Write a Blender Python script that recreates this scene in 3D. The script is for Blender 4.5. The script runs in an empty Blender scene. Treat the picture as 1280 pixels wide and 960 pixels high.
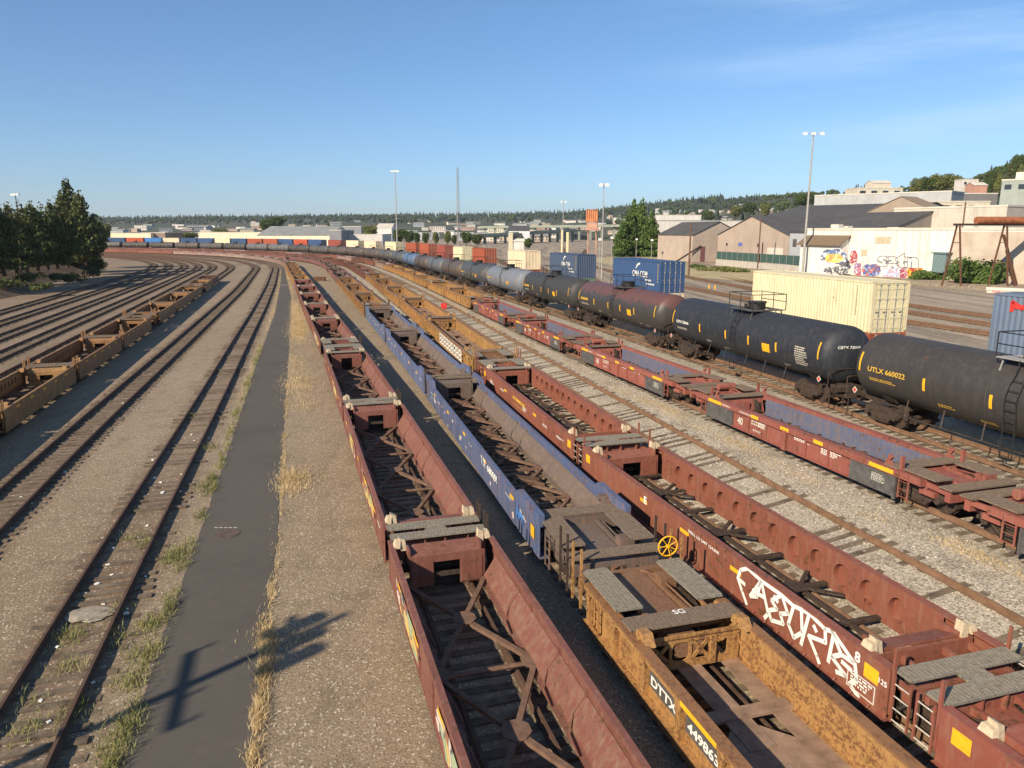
import bpy, math, random
from mathutils import Vector, Matrix
import numpy as np
R = math.radians
random.seed(7)
SC = bpy.context.scene
COL = SC.collection
# ------------------------------------------------------------------ camera
F, YH, H = 925.0, 288.2, 10.3
PT = math.atan((480 - YH) / F)
cam = bpy.data.objects.new("camera", bpy.data.cameras.new("camera"))
COL.objects.link(cam)
cam.location = (0, 0, H)
cam.rotation_euler = (math.pi / 2 - PT, 0, 0)
cam.data.sensor_width = 36.0
cam.data.lens = F * 36 / 1280
cam.data.clip_start = 0.1
cam.data.clip_end = 20000
SC.camera = cam
# ------------------------------------------------------------------ light
SUN_EL, SUN_HEAD = 31.5, 42.0      # shadows fall 42 deg right of straight ahead
SUN_AZ = 180 + SUN_HEAD
w = bpy.data.worlds.new("World"); SC.world = w; w.use_nodes = True
nt = w.node_tree; nt.nodes.clear()
sky = nt.nodes.new('ShaderNodeTexSky'); sky.sky_type = 'NISHITA'; sky.sun_disc = False
sky.sun_elevation = R(SUN_EL); sky.sun_rotation = R(SUN_AZ)
sky.altitude = 0; sky.air_density = 1.0; sky.dust_density = 0.0; sky.ozone_density = 3.0
bg = nt.nodes.new('ShaderNodeBackground'); bg.inputs['Strength'].default_value = 0.082
wo = nt.nodes.new('ShaderNodeOutputWorld')
# thin high cirrus streaks, part of the sky
tc = nt.nodes.new('ShaderNodeTexCoord'); mp = nt.nodes.new('ShaderNodeMapping')
mp.inputs['Rotation'].default_value = (0.0, R(14), R(-20)); mp.inputs['Scale'].default_value = (1.6, 1.2, 16.0)
nz = nt.nodes.new('ShaderNodeTexNoise'); nz.inputs['Scale'].default_value = 1.3; nz.inputs['Detail'].default_value = 5
nz.inputs['Roughness'].default_value = 0.55
rp = nt.nodes.new('ShaderNodeMapRange'); rp.inputs['From Min'].default_value = 0.47; rp.inputs['From Max'].default_value = 0.72
rp.inputs['To Max'].default_value = 0.85
sp = nt.nodes.new('ShaderNodeSeparateXYZ')
mr = nt.nodes.new('ShaderNodeMapRange'); mr.inputs['From Min'].default_value = 0.12; mr.inputs['From Max'].default_value = 0.60
mu = nt.nodes.new('ShaderNodeMath'); mu.operation = 'MULTIPLY'
mx = nt.nodes.new('ShaderNodeMix'); mx.data_type = 'RGBA'
mx.inputs[7].default_value = (7.5, 8.2, 9.0, 1)
L_ = nt.links.new
L_(tc.outputs['Generated'], mp.inputs['Vector']); L_(mp.outputs[0], nz.inputs['Vector']); L_(nz.outputs[0], rp.inputs[0])
L_(tc.outputs['Generated'], sp.inputs[0]); L_(sp.outputs[0], mr.inputs[0])
L_(rp.outputs[0], mu.inputs[0]); L_(mr.outputs[0], mu.inputs[1]); L_(mu.outputs[0], mx.inputs[0])
L_(sky.outputs[0], mx.inputs[6]); tint = nt.nodes.new('ShaderNodeMix'); tint.data_type = 'RGBA'; tint.blend_type = 'MULTIPLY'; tint.inputs[0].default_value = 1
cr = nt.nodes.new('ShaderNodeValToRGB'); cr.color_ramp.elements[0].position = 0.0; cr.color_ramp.elements[0].color = (.54, .70, 1.0, 1)
cr.color_ramp.elements[1].position = 0.42; cr.color_ramp.elements[1].color = (.78, .97, 1.08, 1)
_e = cr.color_ramp.elements.new(0.10); _e.color = (.66, .82, 1.04, 1)
L_(sp.outputs[2], cr.inputs[0]); L_(cr.outputs[0], tint.inputs[7])
L_(mx.outputs[2], tint.inputs[6]); L_(tint.outputs[2], bg.inputs['Color']); L_(bg.outputs[0], wo.inputs[0])
sun = bpy.data.objects.new("sun", bpy.data.lights.new("sun", 'SUN')); COL.objects.link(sun)
sun.data.energy = 5.0; sun.data.angle = R(0.53); sun.data.color = (1.0, 0.865, 0.67)
_h = R(SUN_AZ)
_sd = Vector((math.sin(_h) * math.cos(R(SUN_EL)), math.cos(_h) * math.cos(R(SUN_EL)), math.sin(R(SUN_EL))))
sun.rotation_euler = _sd.to_track_quat('Z', 'Y').to_euler()
sun.location = (-60, -90, 80)
SC.view_settings.view_transform = 'Standard'; SC.view_settings.look = 'None'
SC.view_settings.exposure = 0.62; SC.view_settings.gamma = 1.0
SC.view_settings.use_curve_mapping = False

# ------------------------------------------------------------------ layout maths
TH = math.atan(.30); S0 = 208.; NC = -268.
def W(s, n):
    if s <= S0: ps, pn = s, n
    else:
        r = n - NC; a = (s - S0) / (28 - NC)
        ps = S0 + r * math.sin(a); pn = NC + r * math.cos(a)
    return (-ps * math.sin(TH) + pn * math.cos(TH), ps * math.cos(TH) + pn * math.sin(TH))
def SN(X, Y): return (-X * math.sin(TH) + Y * math.cos(TH), X * math.cos(TH) + Y * math.sin(TH))
def sm(x, a, b):
    t = min(1, max(0, (x - a) / (b - a))); return t * t * (3 - 2 * t)
def z0(s, n): return 1.2 * sm(n, 9, 20) * (1 - .85 * sm(s, 60, 200))
NN = {
 'a': [(0, -35.3)], 'b': [(0, -31.2)], 'c': [(0, -27.1)], 'd': [(0, -23.3)], 'e': [(0, -19.5)],
 'f': [(58, -15.6), (88, -15.3), (200, -14.8)],
 'T7': [(30, -10.8), (41, -10.7), (73, -9.9), (98, -9.3), (137, -8.4), (208, -8.2)],
 'T8': [(17, -5.8), (27, -5.6), (46, -5.1), (78, -4.5), (105, -3.9), (150, -3.3), (208, -3.2)],
 'A': [(54, 3.85), (74, 3.5), (93, 3.1), (144, 2.5), (200, 1.2)],
 'B': [(9, 8.2), (20, 8.4), (42, 9.2), (65, 9.6), (88, 9.9), (128, 10.3), (200, 11)],
 'C': [(30, 12.5), (65, 13.8), (95, 14.8), (120, 15.4), (152, 16.6), (198, 17.)],
 'E': [(12, 15.7), (25, 16.1), (65, 17.3), (95, 18.5), (125, 19.7), (165, 21), (198, 21.3)],
 'D': [(35, 20.5), (60, 20.6), (85, 21.6), (125, 23.4), (170, 25.5)],
 'F': [(20, 26.6), (35, 27.8), (60, 28.3), (90, 29), (128, 30), (183, 31.5)],
 'G': [(34, 32.35), (62, 34.), (86, 35.5), (130, 38), (180, 40), (198, 41)],
 'p': [(85, 59.5), (106, 62.5), (150, 72), (198, 84), (240, 96), (400, 165)],
 'q': [(56, 65.3), (97, 70.5), (130, 78), (170, 90), (200, 102), (400, 190)],
 'r': [(62, 71.5), (110, 79), (132, 86), (177, 104), (200, 114), (400, 200)],
 'u': [(118, 52), (200, 78), (450, 168)], 'v': [(118, 47), (200, 68), (470, 145)], 'w': [(210, 62), (480, 118)],
}
STRAIGHT = {'p', 'q', 'r', 'u', 'v', 'w'}
def Wt(t, s, n):
    if t in STRAIGHT: return (-s * math.sin(TH) + n * math.cos(TH), s * math.cos(TH) + n * math.sin(TH))
    return W(s, n)
def nof(t, s):
    p = NN[t]; v = float(np.interp(s, [q[0] for q in p], [q[1] for q in p])); return v
def nofs(t, s):   # smoothed
    return sum(nof(t, s + k * 2.5) for k in (-3, -2, -1, 0, 1, 2, 3)) / 7
def ray(x, y):
    u = (x - 640) / F; v = (y - 480) / F
    return Vector((u, math.cos(PT) - v * math.sin(PT), -(math.sin(PT) + v * math.cos(PT))))
def atY(x, y, Y):      # the world point on the sight line of photo pixel (x, y) that stands Y metres off
    r = ray(x, y); t = Y / r.y; return Vector((r.x * t, Y, H + r.z * t))
def ground(x, y, z=0):
    r = ray(x, y); t = (z - H) / r.z; return Vector((r.x * t, r.y * t, z))

# ------------------------------------------------------------------ mesh helper
class MB:
    def __init__(s): s.v = []; s.f = []; s.m = []; s.mi = 0
    def add(s, vs, fs):
        o = len(s.v); s.v += [tuple(v) for v in vs]; s.f += [tuple(i + o for i in f) for f in fs]; s.m += [s.mi] * len(fs)
        return s
    def box(s, x0, x1, y0, y1, z0_, z1_):
        if x0 > x1: x0, x1 = x1, x0
        if y0 > y1: y0, y1 = y1, y0
        if z0_ > z1_: z0_, z1_ = z1_, z0_
        v = [(x0, y0, z0_), (x1, y0, z0_), (x1, y1, z0_), (x0, y1, z0_), (x0, y0, z1_), (x1, y0, z1_), (x1, y1, z1_), (x0, y1, z1_)]
        return s.add(v, [(0, 3, 2, 1), (4, 5, 6, 7), (0, 1, 5, 4), (1, 2, 6, 5), (2, 3, 7, 6), (3, 0, 4, 7)])
    def hexa(s, b, t):  # b,t: 4 points each
        return s.add(list(b) + list(t), [(0, 3, 2, 1), (4, 5, 6, 7), (0, 1, 5, 4), (1, 2, 6, 5), (2, 3, 7, 6), (3, 0, 4, 7)])
    def beam(s, p, q, w_, h_=None, up=(0, 0, 1)):
        h_ = h_ or w_
        p = Vector(p); q = Vector(q); d = (q - p)
        if d.length < 1e-6: return s
        d.normalize(); u = Vector(up)
        if abs(d.dot(u)) > .98: u = Vector((1, 0, 0))
        r = d.cross(u).normalized(); u = r.cross(d)
        a = [r * (i * w_ / 2) + u * (j * h_ / 2) for i, j in ((-1, -1), (1, -1), (1, 1), (-1, 1))]
        return s.hexa([p + k for k in a], [q + k for k in a])
    def tube(s, p, q, r, n=8, r2=None, caps=True):
        r2 = r if r2 is None else r2
        p = Vector(p); q = Vector(q); d = (q - p).normalized(); u = Vector((0, 0, 1))
        if abs(d.z) > .95: u = Vector((1, 0, 0))
        a = d.cross(u).normalized(); b = a.cross(d)
        vs = [p + (a * math.cos(t) + b * math.sin(t)) * r for t in [2 * math.pi * i / n for i in range(n)]]
        vs += [q + (a * math.cos(t) + b * math.sin(t)) * r2 for t in [2 * math.pi * i / n for i in range(n)]]
        fs = [(i, (i + 1) % n, n + (i + 1) % n, n + i) for i in range(n)]
        if caps: fs += [tuple(range(n - 1, -1, -1)), tuple(range(n, 2 * n))]
        return s.add(vs, fs)
    def path(s, pts, r, n=6):
        for a, b in zip(pts[:-1], pts[1:]): s.tube(a, b, r, n)
        return s
    def prism(s, poly, axis, a, b):   # poly in the plane perpendicular to axis
        def mk(p, t): return {0: (t, p[0], p[1]), 1: (p[0], t, p[1]), 2: (p[0], p[1], t)}[axis]
        n = len(poly)
        return s.add([mk(p, a) for p in poly] + [mk(p, b) for p in poly],
                     [tuple(range(n - 1, -1, -1)), tuple(range(n, 2 * n))] + [(i, (i + 1) % n, n + (i + 1) % n, n + i) for i in range(n)])
    def build(s, name, mats, parent=None, smooth=False, color=None):
        me = bpy.data.meshes.new(name); me.from_pydata(s.v, [], s.f)
        if not isinstance(mats, (list, tuple)): mats = [mats]
        for m in mats: me.materials.append(m)
        if len(mats) > 1: me.polygons.foreach_set('material_index', s.m)
        if smooth: me.polygons.foreach_set('use_smooth', [True] * len(s.f))
        me.update()
        import bmesh
        bm = bmesh.new(); bm.from_mesh(me); bmesh.ops.recalc_face_normals(bm, faces=bm.faces)
        bm.to_mesh(me); bm.free()
        o = bpy.data.objects.new(name, me); COL.objects.link(o)
        if parent is not None: o.parent = parent
        if color: o.color = (*color, 1)
        return o
def tag(o, label=None, cat=None, group=None, kind=None):
    if label: o['label'] = label
    if cat: o['category'] = cat
    if group: o['group'] = group
    if kind: o['kind'] = kind
    return o
def empty(name, loc=(0, 0, 0), rz=0):
    o = bpy.data.objects.new(name, None); COL.objects.link(o); o.location = loc; o.rotation_euler = (0, 0, rz)
    o.empty_display_size = .3
    return o
KIDS = {}
def kids(o): return [c for c in o.children]
def copy_tree(o, parent=None):
    c = o.copy(); COL.objects.link(c); c.parent = parent
    for ch in list(o.children): copy_tree(ch, c)
    return c
def paint(o, color):
    if o.type == 'MESH': o.color = (*color, 1)
    for ch in o.children: paint(ch, color)
ORD = ['first', 'second', 'third', 'fourth', 'fifth', 'sixth', 'seventh', 'eighth', 'ninth', 'tenth', 'eleventh', 'twelfth', 'thirteenth',
       'fourteenth', 'fifteenth', 'sixteenth', 'seventeenth', 'eighteenth', 'nineteenth', 'twentieth']
TENS = ['', '', 'twenty', 'thirty', 'forty', 'fifty']
def ordn(i):
    if i < 20: return ORD[i]
    n = i + 1; t, u = divmod(n, 10)
    return (TENS[t][:-1] + 'ieth') if u == 0 else TENS[t] + '-' + ORD[u - 1]

# ------------------------------------------------------------------ materials
class NT:
    def __init__(s, name):
        s.m = bpy.data.materials.new(name); s.m.use_nodes = True; s.t = s.m.node_tree
        s.b = s.t.nodes['Principled BSDF']; s.b.inputs['Roughness'].default_value = .8
        s.b.inputs['Specular IOR Level'].default_value = .3
        s.c = None
    def n(s, typ, **kw):
        o = s.t.nodes.new(typ)
        for k, v in kw.items():
            if k.startswith('i_'):
                o.inputs[k[2:].replace('_', ' ')].default_value = v
            else: setattr(o, k, v)
        return o
    def l(s, a, b): s.t.links.new(a, b)
    def co(s, scale=(1, 1, 1), world=False, rnd=True):
        tc = s.n('ShaderNodeTexCoord'); mp = s.n('ShaderNodeMapping'); mp.inputs['Scale'].default_value = scale
        if world:
            g = s.n('ShaderNodeNewGeometry'); s.l(g.outputs['Position'], mp.inputs[0])
        else:
            s.l(tc.outputs['Object'], mp.inputs[0])
            if rnd:
                oi = s.n('ShaderNodeObjectInfo'); mm = s.n('ShaderNodeMath', operation='MULTIPLY'); mm.inputs[1].default_value = 57.
                s.l(oi.outputs['Random'], mm.inputs[0]); s.l(mm.outputs[0], mp.inputs['Location'])
        return mp.outputs[0]
    def noise(s, co, scale, detail=4, rough=.6):
        n = s.n('ShaderNodeTexNoise'); n.inputs['Scale'].default_value = scale; n.inputs['Detail'].default_value = detail
        n.inputs['Roughness'].default_value = rough; s.l(co, n.inputs['Vector']); return n.outputs[0]
    def ramp(s, v, a, b, lo=0., hi=1.):
        m = s.n('ShaderNodeMapRange'); m.inputs['From Min'].default_value = a; m.inputs['From Max'].default_value = b
        m.inputs['To Min'].default_value = lo; m.inputs['To Max'].default_value = hi; s.l(v, m.inputs[0]); return m.outputs[0]
    def mix(s, f, a, b, mode='MIX'):
        m = s.n('ShaderNodeMix', data_type='RGBA', blend_type=mode)
        for v, i in ((f, 0), (a, 6), (b, 7)):
            if isinstance(v, (int, float)): m.inputs[i].default_value = v
            elif isinstance(v, tuple): m.inputs[i].default_value = (*v[:3], 1)
            else: s.l(v, m.inputs[i])
        return m.outputs[2]
    def mul(s, a, b, op='MULTIPLY'):
        m = s.n('ShaderNodeMath', operation=op)
        for v, i in ((a, 0), (b, 1)):
            if isinstance(v, (int, float)): m.inputs[i].default_value = v
            else: s.l(v, m.inputs[i])
        return m.outputs[0]
    def bump(s, h, dist, strength=1.):
        b = s.n('ShaderNodeBump'); b.inputs['Distance'].default_value = dist; b.inputs['Strength'].default_value = strength
        s.l(h, b.inputs['Height']); s.l(b.outputs[0], s.b.inputs['Normal'])
    def out(s, col, rough=None, metal=None):
        if isinstance(col, tuple): s.b.inputs['Base Color'].default_value = (*col, 1)
        else: s.l(col, s.b.inputs['Base Color'])
        if rough is not None: s.b.inputs['Roughness'].default_value = rough
        if metal is not None: s.b.inputs['Metallic'].default_value = metal
        return s.m
def painted(name, color=None, rust=.35, rustcol=(.10, .045, .022), scale=1., rough=.62, streak=.5, dirt=(.16, .11, .07), dirta=.35, spec=.3):
    m = NT(name)
    if color is None:
        oi = m.n('ShaderNodeObjectInfo'); base = oi.outputs['Color']
    else: base = color
    c = m.co((1, 1, 1))
    n1 = m.noise(c, .7 * scale, 3); n2 = m.noise(c, 6 * scale, 6, .7); n3 = m.noise(m.co((5 * scale, 5 * scale, .5 * scale)), 1.5, 5, .65)
    b = m.mix(m.ramp(n1, .3, .7, 0, .35), base, m.mix(1., base, (.62, .60, .60), 'MULTIPLY'))
    b = m.mix(m.ramp(n3, .5, .72, 0, streak), b, dirt)
    b = m.mix(m.ramp(n2, .46, .75, 0, dirta), b, dirt)
    r = m.mul(m.ramp(n2, .60 - .14 * rust, .66 - .14 * rust, 0, 1), m.ramp(n1, .62 - .3 * rust, .74 - .3 * rust, 0, 1))
    b = m.mix(m.mul(r, .9), b, rustcol)
    m.bump(n2, .004, .5)
    m.b.inputs['Specular IOR Level'].default_value = spec
    return m.out(b, rough)
def plain(name, col, rough=.7, metal=0., var=.3, scale=4.):
    m = NT(name); c = m.co()
    n1 = m.noise(c, scale, 5, .65)
    dk = tuple(x * (1 - var) for x in col); lt = tuple(min(1, x * (1 + var)) for x in col)
    m.bump(n1, .003, .4)
    return m.out(m.mix(m.ramp(n1, .3, .7), dk, lt), rough, metal)
M = {}
M['paint'] = painted('wagon_paint', None, .5, dirt=(.27, .15, .10), dirta=.42, streak=.62)
M['paint_rusty'] = painted('wagon_paint_rusty', None, .75, rustcol=(.15, .068, .032), scale=1.9, streak=.95, dirt=(.20, .105, .05), dirta=.75)
M['paint_clean'] = painted('paint_clean', None, .12, streak=.3, dirta=.2)
M['tankpaint'] = painted('tank_paint', None, .12, rustcol=(.10, .05, .035), rough=.58, streak=.34, dirta=.25, dirt=(.10, .085, .07), scale=.6, spec=.35)
M['liner'] = painted('liner_dirty', None, .4, scale=.8, dirt=(.22, .15, .10), dirta=.8, streak=.7)
M['floorplate'] = plain('dusty_floor_plate', (.24, .155, .105), .85, 0, .35, 2.5)
M['iron'] = plain('dirty_iron', (.055, .038, .028), .75, .1, .5, 7)
M['black'] = plain('black_steel', (.022, .021, .021), .55, 0, .3)
M['rust'] = plain('rusted_steel', (.12, .058, .032), .85, 0, .5, 5)
M['brownsteel'] = plain('brown_dusty_steel', (.15, .088, .06), .85, 0, .35, 4)
M['orange_rust'] = plain('orange_rust', (.27, .095, .042), .9, 0, .4, 1.2)
M['grate'] = plain('galvanised_grating', (.27, .235, .18), .6, .25, .3, 9)
M['grate_brown'] = plain('brown_grating', (.19, .14, .10), .7, .1, .3, 9)
M['cream'] = plain('cream_guide', (.50, .40, .27), .7, 0, .25, 12)
M['white'] = plain('white_lettering', (.72, .70, .64), .7, 0, .15, 8)
M['fadedwhite'] = plain('faded_lettering', (.50, .45, .38), .75, 0, .25, 12)
M['yellow'] = plain('yellow_mark', (.78, .40, .02), .5, 0, .12, 8)
M['ylet'] = plain('yellow_lettering', (.60, .36, .05), .6, 0, .2, 8)
M['grey'] = plain('grey_panel', (.085, .08, .075), .7, 0, .35, 4)
M['hose'] = plain('rubber_hose', (.018, .017, .016), .6)
M['rail'] = plain('rail_steel', (.105, .062, .042), .7, .2, .3, 3)
M['rail_light'] = plain('rusty_rail_steel', (.20, .115, .068), .75, .1, .3, 3)
M['wood'] = plain('pole_wood', (.13, .075, .05), .9, 0, .4, 3)
M['galv'] = plain('galvanised_pole', (.36, .34, .31), .6, .3, .2, 2)
M['concrete'] = plain('concrete', (.42, .38, .32), .9, 0, .25, 2)
M['glass'] = plain('window_glass', (.03, .04, .05), .15)
M['lampglass'] = plain('lamp_housing', (.62, .60, .54), .5)
M['red'] = plain('red_mark', (.55, .04, .03), .6)
M['orange_sheet'] = plain('faded_orange_steel', (.50, .20, .09), .85, 0, .3, .4)
M['pale'] = plain('pale_steel', (.55, .50, .42), .8, 0, .15, .3)
def objcol(name, rough=.85, var=.2, scale=.3):
    m = NT(name); oi = m.n('ShaderNodeObjectInfo'); n1 = m.noise(m.co(), scale, 5)
    n2 = m.noise(m.co((3, 3, .3)), scale * 2.2, 6, .7)
    b = m.mix(m.ramp(n1, .35, .7, 0, var * 2), oi.outputs['Color'], m.mix(1., oi.outputs['Color'], (.6, .57, .52), 'MULTIPLY'))
    b = m.mix(m.ramp(n2, .46, .7, 0, var * 2), b, (.24, .19, .14))
    return m.out(b, rough)
M['wall'] = objcol('rendered_wall')
M['roof'] = plain('roof_felt', (.075, .072, .072), .9, 0, .2, .3)
M['roofmetal'] = plain('grey_metal_roof', (.24, .24, .23), .75, .0, .2, .2)

def mat_wood_tie():
    m = NT('sleeper_wood'); c = m.co(world=True); n1 = m.noise(c, 2.2, 5); n2 = m.noise(c, 25, 4)
    b = m.mix(m.ramp(n1, .3, .7), (.055, .036, .024), (.19, .145, .10)); b = m.mix(m.ramp(n2, .5, .7, 0, .5), b, (.23, .19, .14))
    m.bump(n2, .01, .6); return m.out(b, .9)
M['tie'] = mat_wood_tie()
def mat_asphalt():
    m = NT('old_asphalt'); c = m.co(world=True); n1 = m.noise(c, .25, 5); n2 = m.noise(c, 60, 3, .7); n3 = m.noise(c, 1.7, 6, .7)
    b = m.mix(m.ramp(n1, .3, .7), (.074, .065, .055), (.100, .087, .073))
    b = m.mix(m.ramp(n3, .52, .72, 0, .6), b, (.115, .095, .075)); b = m.mix(m.ramp(n1, .55, .62, 0, .35), b, (.066, .060, .053))
    b = m.mix(m.ramp(n2, .60, .8, 0, .6), b, (.20, .17, .14))
    # a few hairline cracks
    v = m.n('ShaderNodeTexVoronoi', feature='DISTANCE_TO_EDGE'); v.inputs['Scale'].default_value = .35; m.l(c, v.inputs['Vector'])
    cr = m.ramp(v.outputs[0], 0, .006, 1, 0); b = m.mix(m.mul(cr, .12), b, (.025, .022, .02))
    m.bump(n2, .01, .7); return m.out(b, .9)
M['asphalt'] = mat_asphalt()
def mat_ground():
    m = NT('yard_gravel'); c = m.co(world=True)
    at = m.n('ShaderNodeAttribute', attribute_name='zone'); sep = m.n('ShaderNodeSeparateColor'); m.l(at.outputs['Color'], sep.inputs[0])
    big = m.noise(c, .07, 5); mid = m.noise(c, .9, 6, .65); fine = m.noise(c, 7, 4, .7)
    def vor(sc):
        v = m.n('ShaderNodeTexVoronoi'); v.inputs['Scale'].default_value = sc; m.l(c, v.inputs['Vector']); return v
    v1 = vor(23.); v2 = vor(52.)
    s1 = m.n('ShaderNodeSeparateColor'); m.l(v1.outputs['Color'], s1.inputs[0])
    s2 = m.n('ShaderNodeSeparateColor'); m.l(v2.outputs['Color'], s2.inputs[0])
    tan = m.mix(s2.outputs[0], (.10, .072, .045), (.37, .275, .175))
    grey = m.mix(s1.outputs[0], (.14, .12, .092), (.54, .47, .37))
    brown = m.mix(s2.outputs[0], (.085, .055, .034), (.27, .185, .112))
    rustb = m.mix(s2.outputs[1], (.060, .036, .022), (.17, .10, .06))
    dirt = m.mix(s2.outputs[0], (.24, .185, .13), (.40, .32, .235))
    b = m.mix(sep.outputs[0], tan, grey)
    b = m.mix(sep.outputs[1], b, brown)
    b = m.mix(m.mul(sep.outputs[2], m.ramp(mid, .32, .62, .45, 1.)), b, rustb)
    b = m.mix(m.ramp(big, .35, .65, 0, .35), b, dirt)
    al = m.mul(at.outputs['Alpha'], 1.)
    mpr = m.n('ShaderNodeMapping'); mpr.inputs['Rotation'].default_value = (0, 0, -TH - .28); mpr.inputs['Scale'].default_value = (1., .045, 1.); m.l(c, mpr.inputs[0])
    st = m.noise(mpr.outputs[0], .42, 6, .68)
    hard = m.mix(m.ramp(st, .36, .62), (.135, .108, .08), (.40, .32, .235))
    b = m.mix(m.mul(al, .88), b, hard)
    b = m.mix(m.ramp(mid, .50, .74, 0, .6), b, (.12, .09, .06))
    wd_ = m.noise(m.co((.9, .16, 1), world=True), 1.1, 5, .6); b = m.mix(m.ramp(wd_, .52, .72, 0, .4), b, (.13, .10, .07))
    b = m.mix(m.ramp(s1.outputs[1], .93, .96, 0, .55), b, (.62, .55, .44))
    hh = m.mul(m.ramp(v1.outputs['Distance'], 0, .05, 1, 0), m.ramp(v2.outputs['Distance'], 0, .02, 1, 0), 'ADD')
    hh = m.mul(hh, m.mul(fine, 1.2), 'ADD')
    m.bump(hh, .020, 1.0)
    return m.out(b, .95)
M['ground'] = mat_ground()
def leafmat(name, a, b_, trans=.25):
    m = NT(name); c = m.co(world=True); n1 = m.noise(c, .6, 3); n2 = m.noise(c, 8, 2)
    b = m.mix(m.ramp(n1, .35, .65), a, b_); b = m.mix(m.ramp(n2, .4, .7, 0, .5), b, tuple(x * 1.5 for x in b_))
    m.out(b, .7)
    tr = m.n('ShaderNodeBsdfTranslucent'); m.l(b, tr.inputs[0]); ms = m.n('ShaderNodeMixShader'); ms.inputs[0].default_value = trans
    o = m.t.nodes['Material Output']; m.l(m.b.outputs[0], ms.inputs[1]); m.l(tr.outputs[0], ms.inputs[2]); m.l(ms.outputs[0], o.inputs[0])
    return m.m
M['leaf'] = leafmat('leaf_green', (.035, .055, .014), (.085, .115, .03))
M['leafdark'] = leafmat('leaf_dark', (.038, .055, .018), (.105, .115, .036), .2)
M['leaflight'] = leafmat('leaf_light', (.085, .11, .03), (.17, .17, .05))
M['leafred'] = leafmat('leaf_reddish', (.16, .07, .035), (.22, .12, .05))
M['weed'] = leafmat('weed_green', (.15, .16, .055), (.34, .32, .13), .4)
M['dry'] = leafmat('dry_grass', (.45, .33, .16), (.66, .52, .30), .4)
M['bark'] = plain('bark', (.075, .05, .035), .95, 0, .4, 3)
M['forest'] = leafmat('far_conifer', (.018, .030, .022), (.038, .052, .034), .05)
M['farleaf'] = leafmat('far_leaf', (.030, .045, .020), (.055, .068, .030), .08)
M['conileaf'] = leafmat('green_conifer', (.055, .095, .020), (.12, .18, .045), .3)
def mat_hill():
    m = NT('hill_vegetation'); c = m.co(world=True); n1 = m.noise(c, .012, 6); n2 = m.noise(c, .05, 5)
    b = m.mix(m.ramp(n1, .4, .6), (.035, .045, .025), (.085, .085, .05)); b = m.mix(m.ramp(n2, .5, .7, 0, .5), b, (.15, .135, .11))
    return m.out(b, .95)
M['hill'] = mat_hill()
RED = (.235, .062, .042); REDB = (.185, .070, .054); MAROON = (.15, .062, .055); YEL = (.42, .235, .080); YELD = (.33, .18, .070)
BLUE = (.080, .130, .235); BGREY = (.10, .085, .075); TREDW = (.265, .078, .060)

# ------------------------------------------------------------------ lettering
_tcache = {}
def text_raw(txt, bold=0.0):
    k = (txt, bold)
    if k in _tcache: return _tcache[k]
    cu = bpy.data.curves.new('t', 'FONT'); cu.body = txt; cu.size = 1.0; cu.offset = bold; cu.resolution_u = 3
    ob = bpy.data.objects.new('t', cu); COL.objects.link(ob)
    bpy.context.view_layer.update()
    me = bpy.data.meshes.new_from_object(ob.evaluated_get(bpy.context.evaluated_depsgraph_get()))
    vs = [tuple(v.co) for v in me.vertices]; fs = [tuple(p.vertices) for p in me.polygons]
    bpy.data.objects.remove(ob); bpy.data.curves.remove(cu); bpy.data.meshes.remove(me)
    x0 = min(v[0] for v in vs); x1 = max(v[0] for v in vs); y0 = min(v[1] for v in vs); y1 = max(v[1] for v in vs)
    _tcache[k] = ([((v[0] - x0) / (y1 - y0), (v[1] - y0) / (y1 - y0)) for v in vs], fs, (x1 - x0) / (y1 - y0))
    return _tcache[k]
def text_on(mb, txt, org, right, up, h, width=None, bold=.02, wrap=None):
    vs, fs, wd = text_raw(txt, bold); k = (width / wd if width else h)
    org = Vector(org); right = Vector(right); up = Vector(up)
    mb.add([(wrap(v[0] * k, v[1] * h) if wrap else org + right * (v[0] * k) + up * (v[1] * h)) for v in vs], fs)
    return wd * k
def lines_on(mb, org, right, up, w_, rows, lh, rnd):  # illegible fine stencilling: rows of small dashes
    org = Vector(org); right = Vector(right); up = Vector(up)
    for r in range(rows):
        x = 0; end = w_ * rnd.uniform(.6, 1)
        while x < end:
            l = rnd.uniform(.04, .14); a = org + right * x - up * (r * lh * 1.7)
            l = min(l, end - x + .02)
            mb.add([a, a + right * l, a + right * l + up * lh, a + up * lh], [(0, 1, 2, 3)])
            x += l + .035
def strokes_on(mb, lines, org, right, up, sx_, sy_, wd):
    org = Vector(org); right = Vector(right); up = Vector(up); nrm = right.cross(up)
    for k, ln in enumerate(lines):
        for a, b in zip(ln[:-1], ln[1:]):
            pa = Vector((a[0] * sx_, a[1] * sy_)); pb = Vector((b[0] * sx_, b[1] * sy_)); d = pb - pa
            if d.length < 1e-5: continue
            d.normalize(); q = Vector((-d.y, d.x)) * wd / 2; pa -= d * wd * .25; pb += d * wd * .25
            off = nrm * (.0004 * ((k * 7) % 11))
            P4 = [pa + q, pb + q, pb - q, pa - q]
            mb.add([org + right * p.x + up * p.y + off for p in P4], [(0, 1, 2, 3)])

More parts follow.
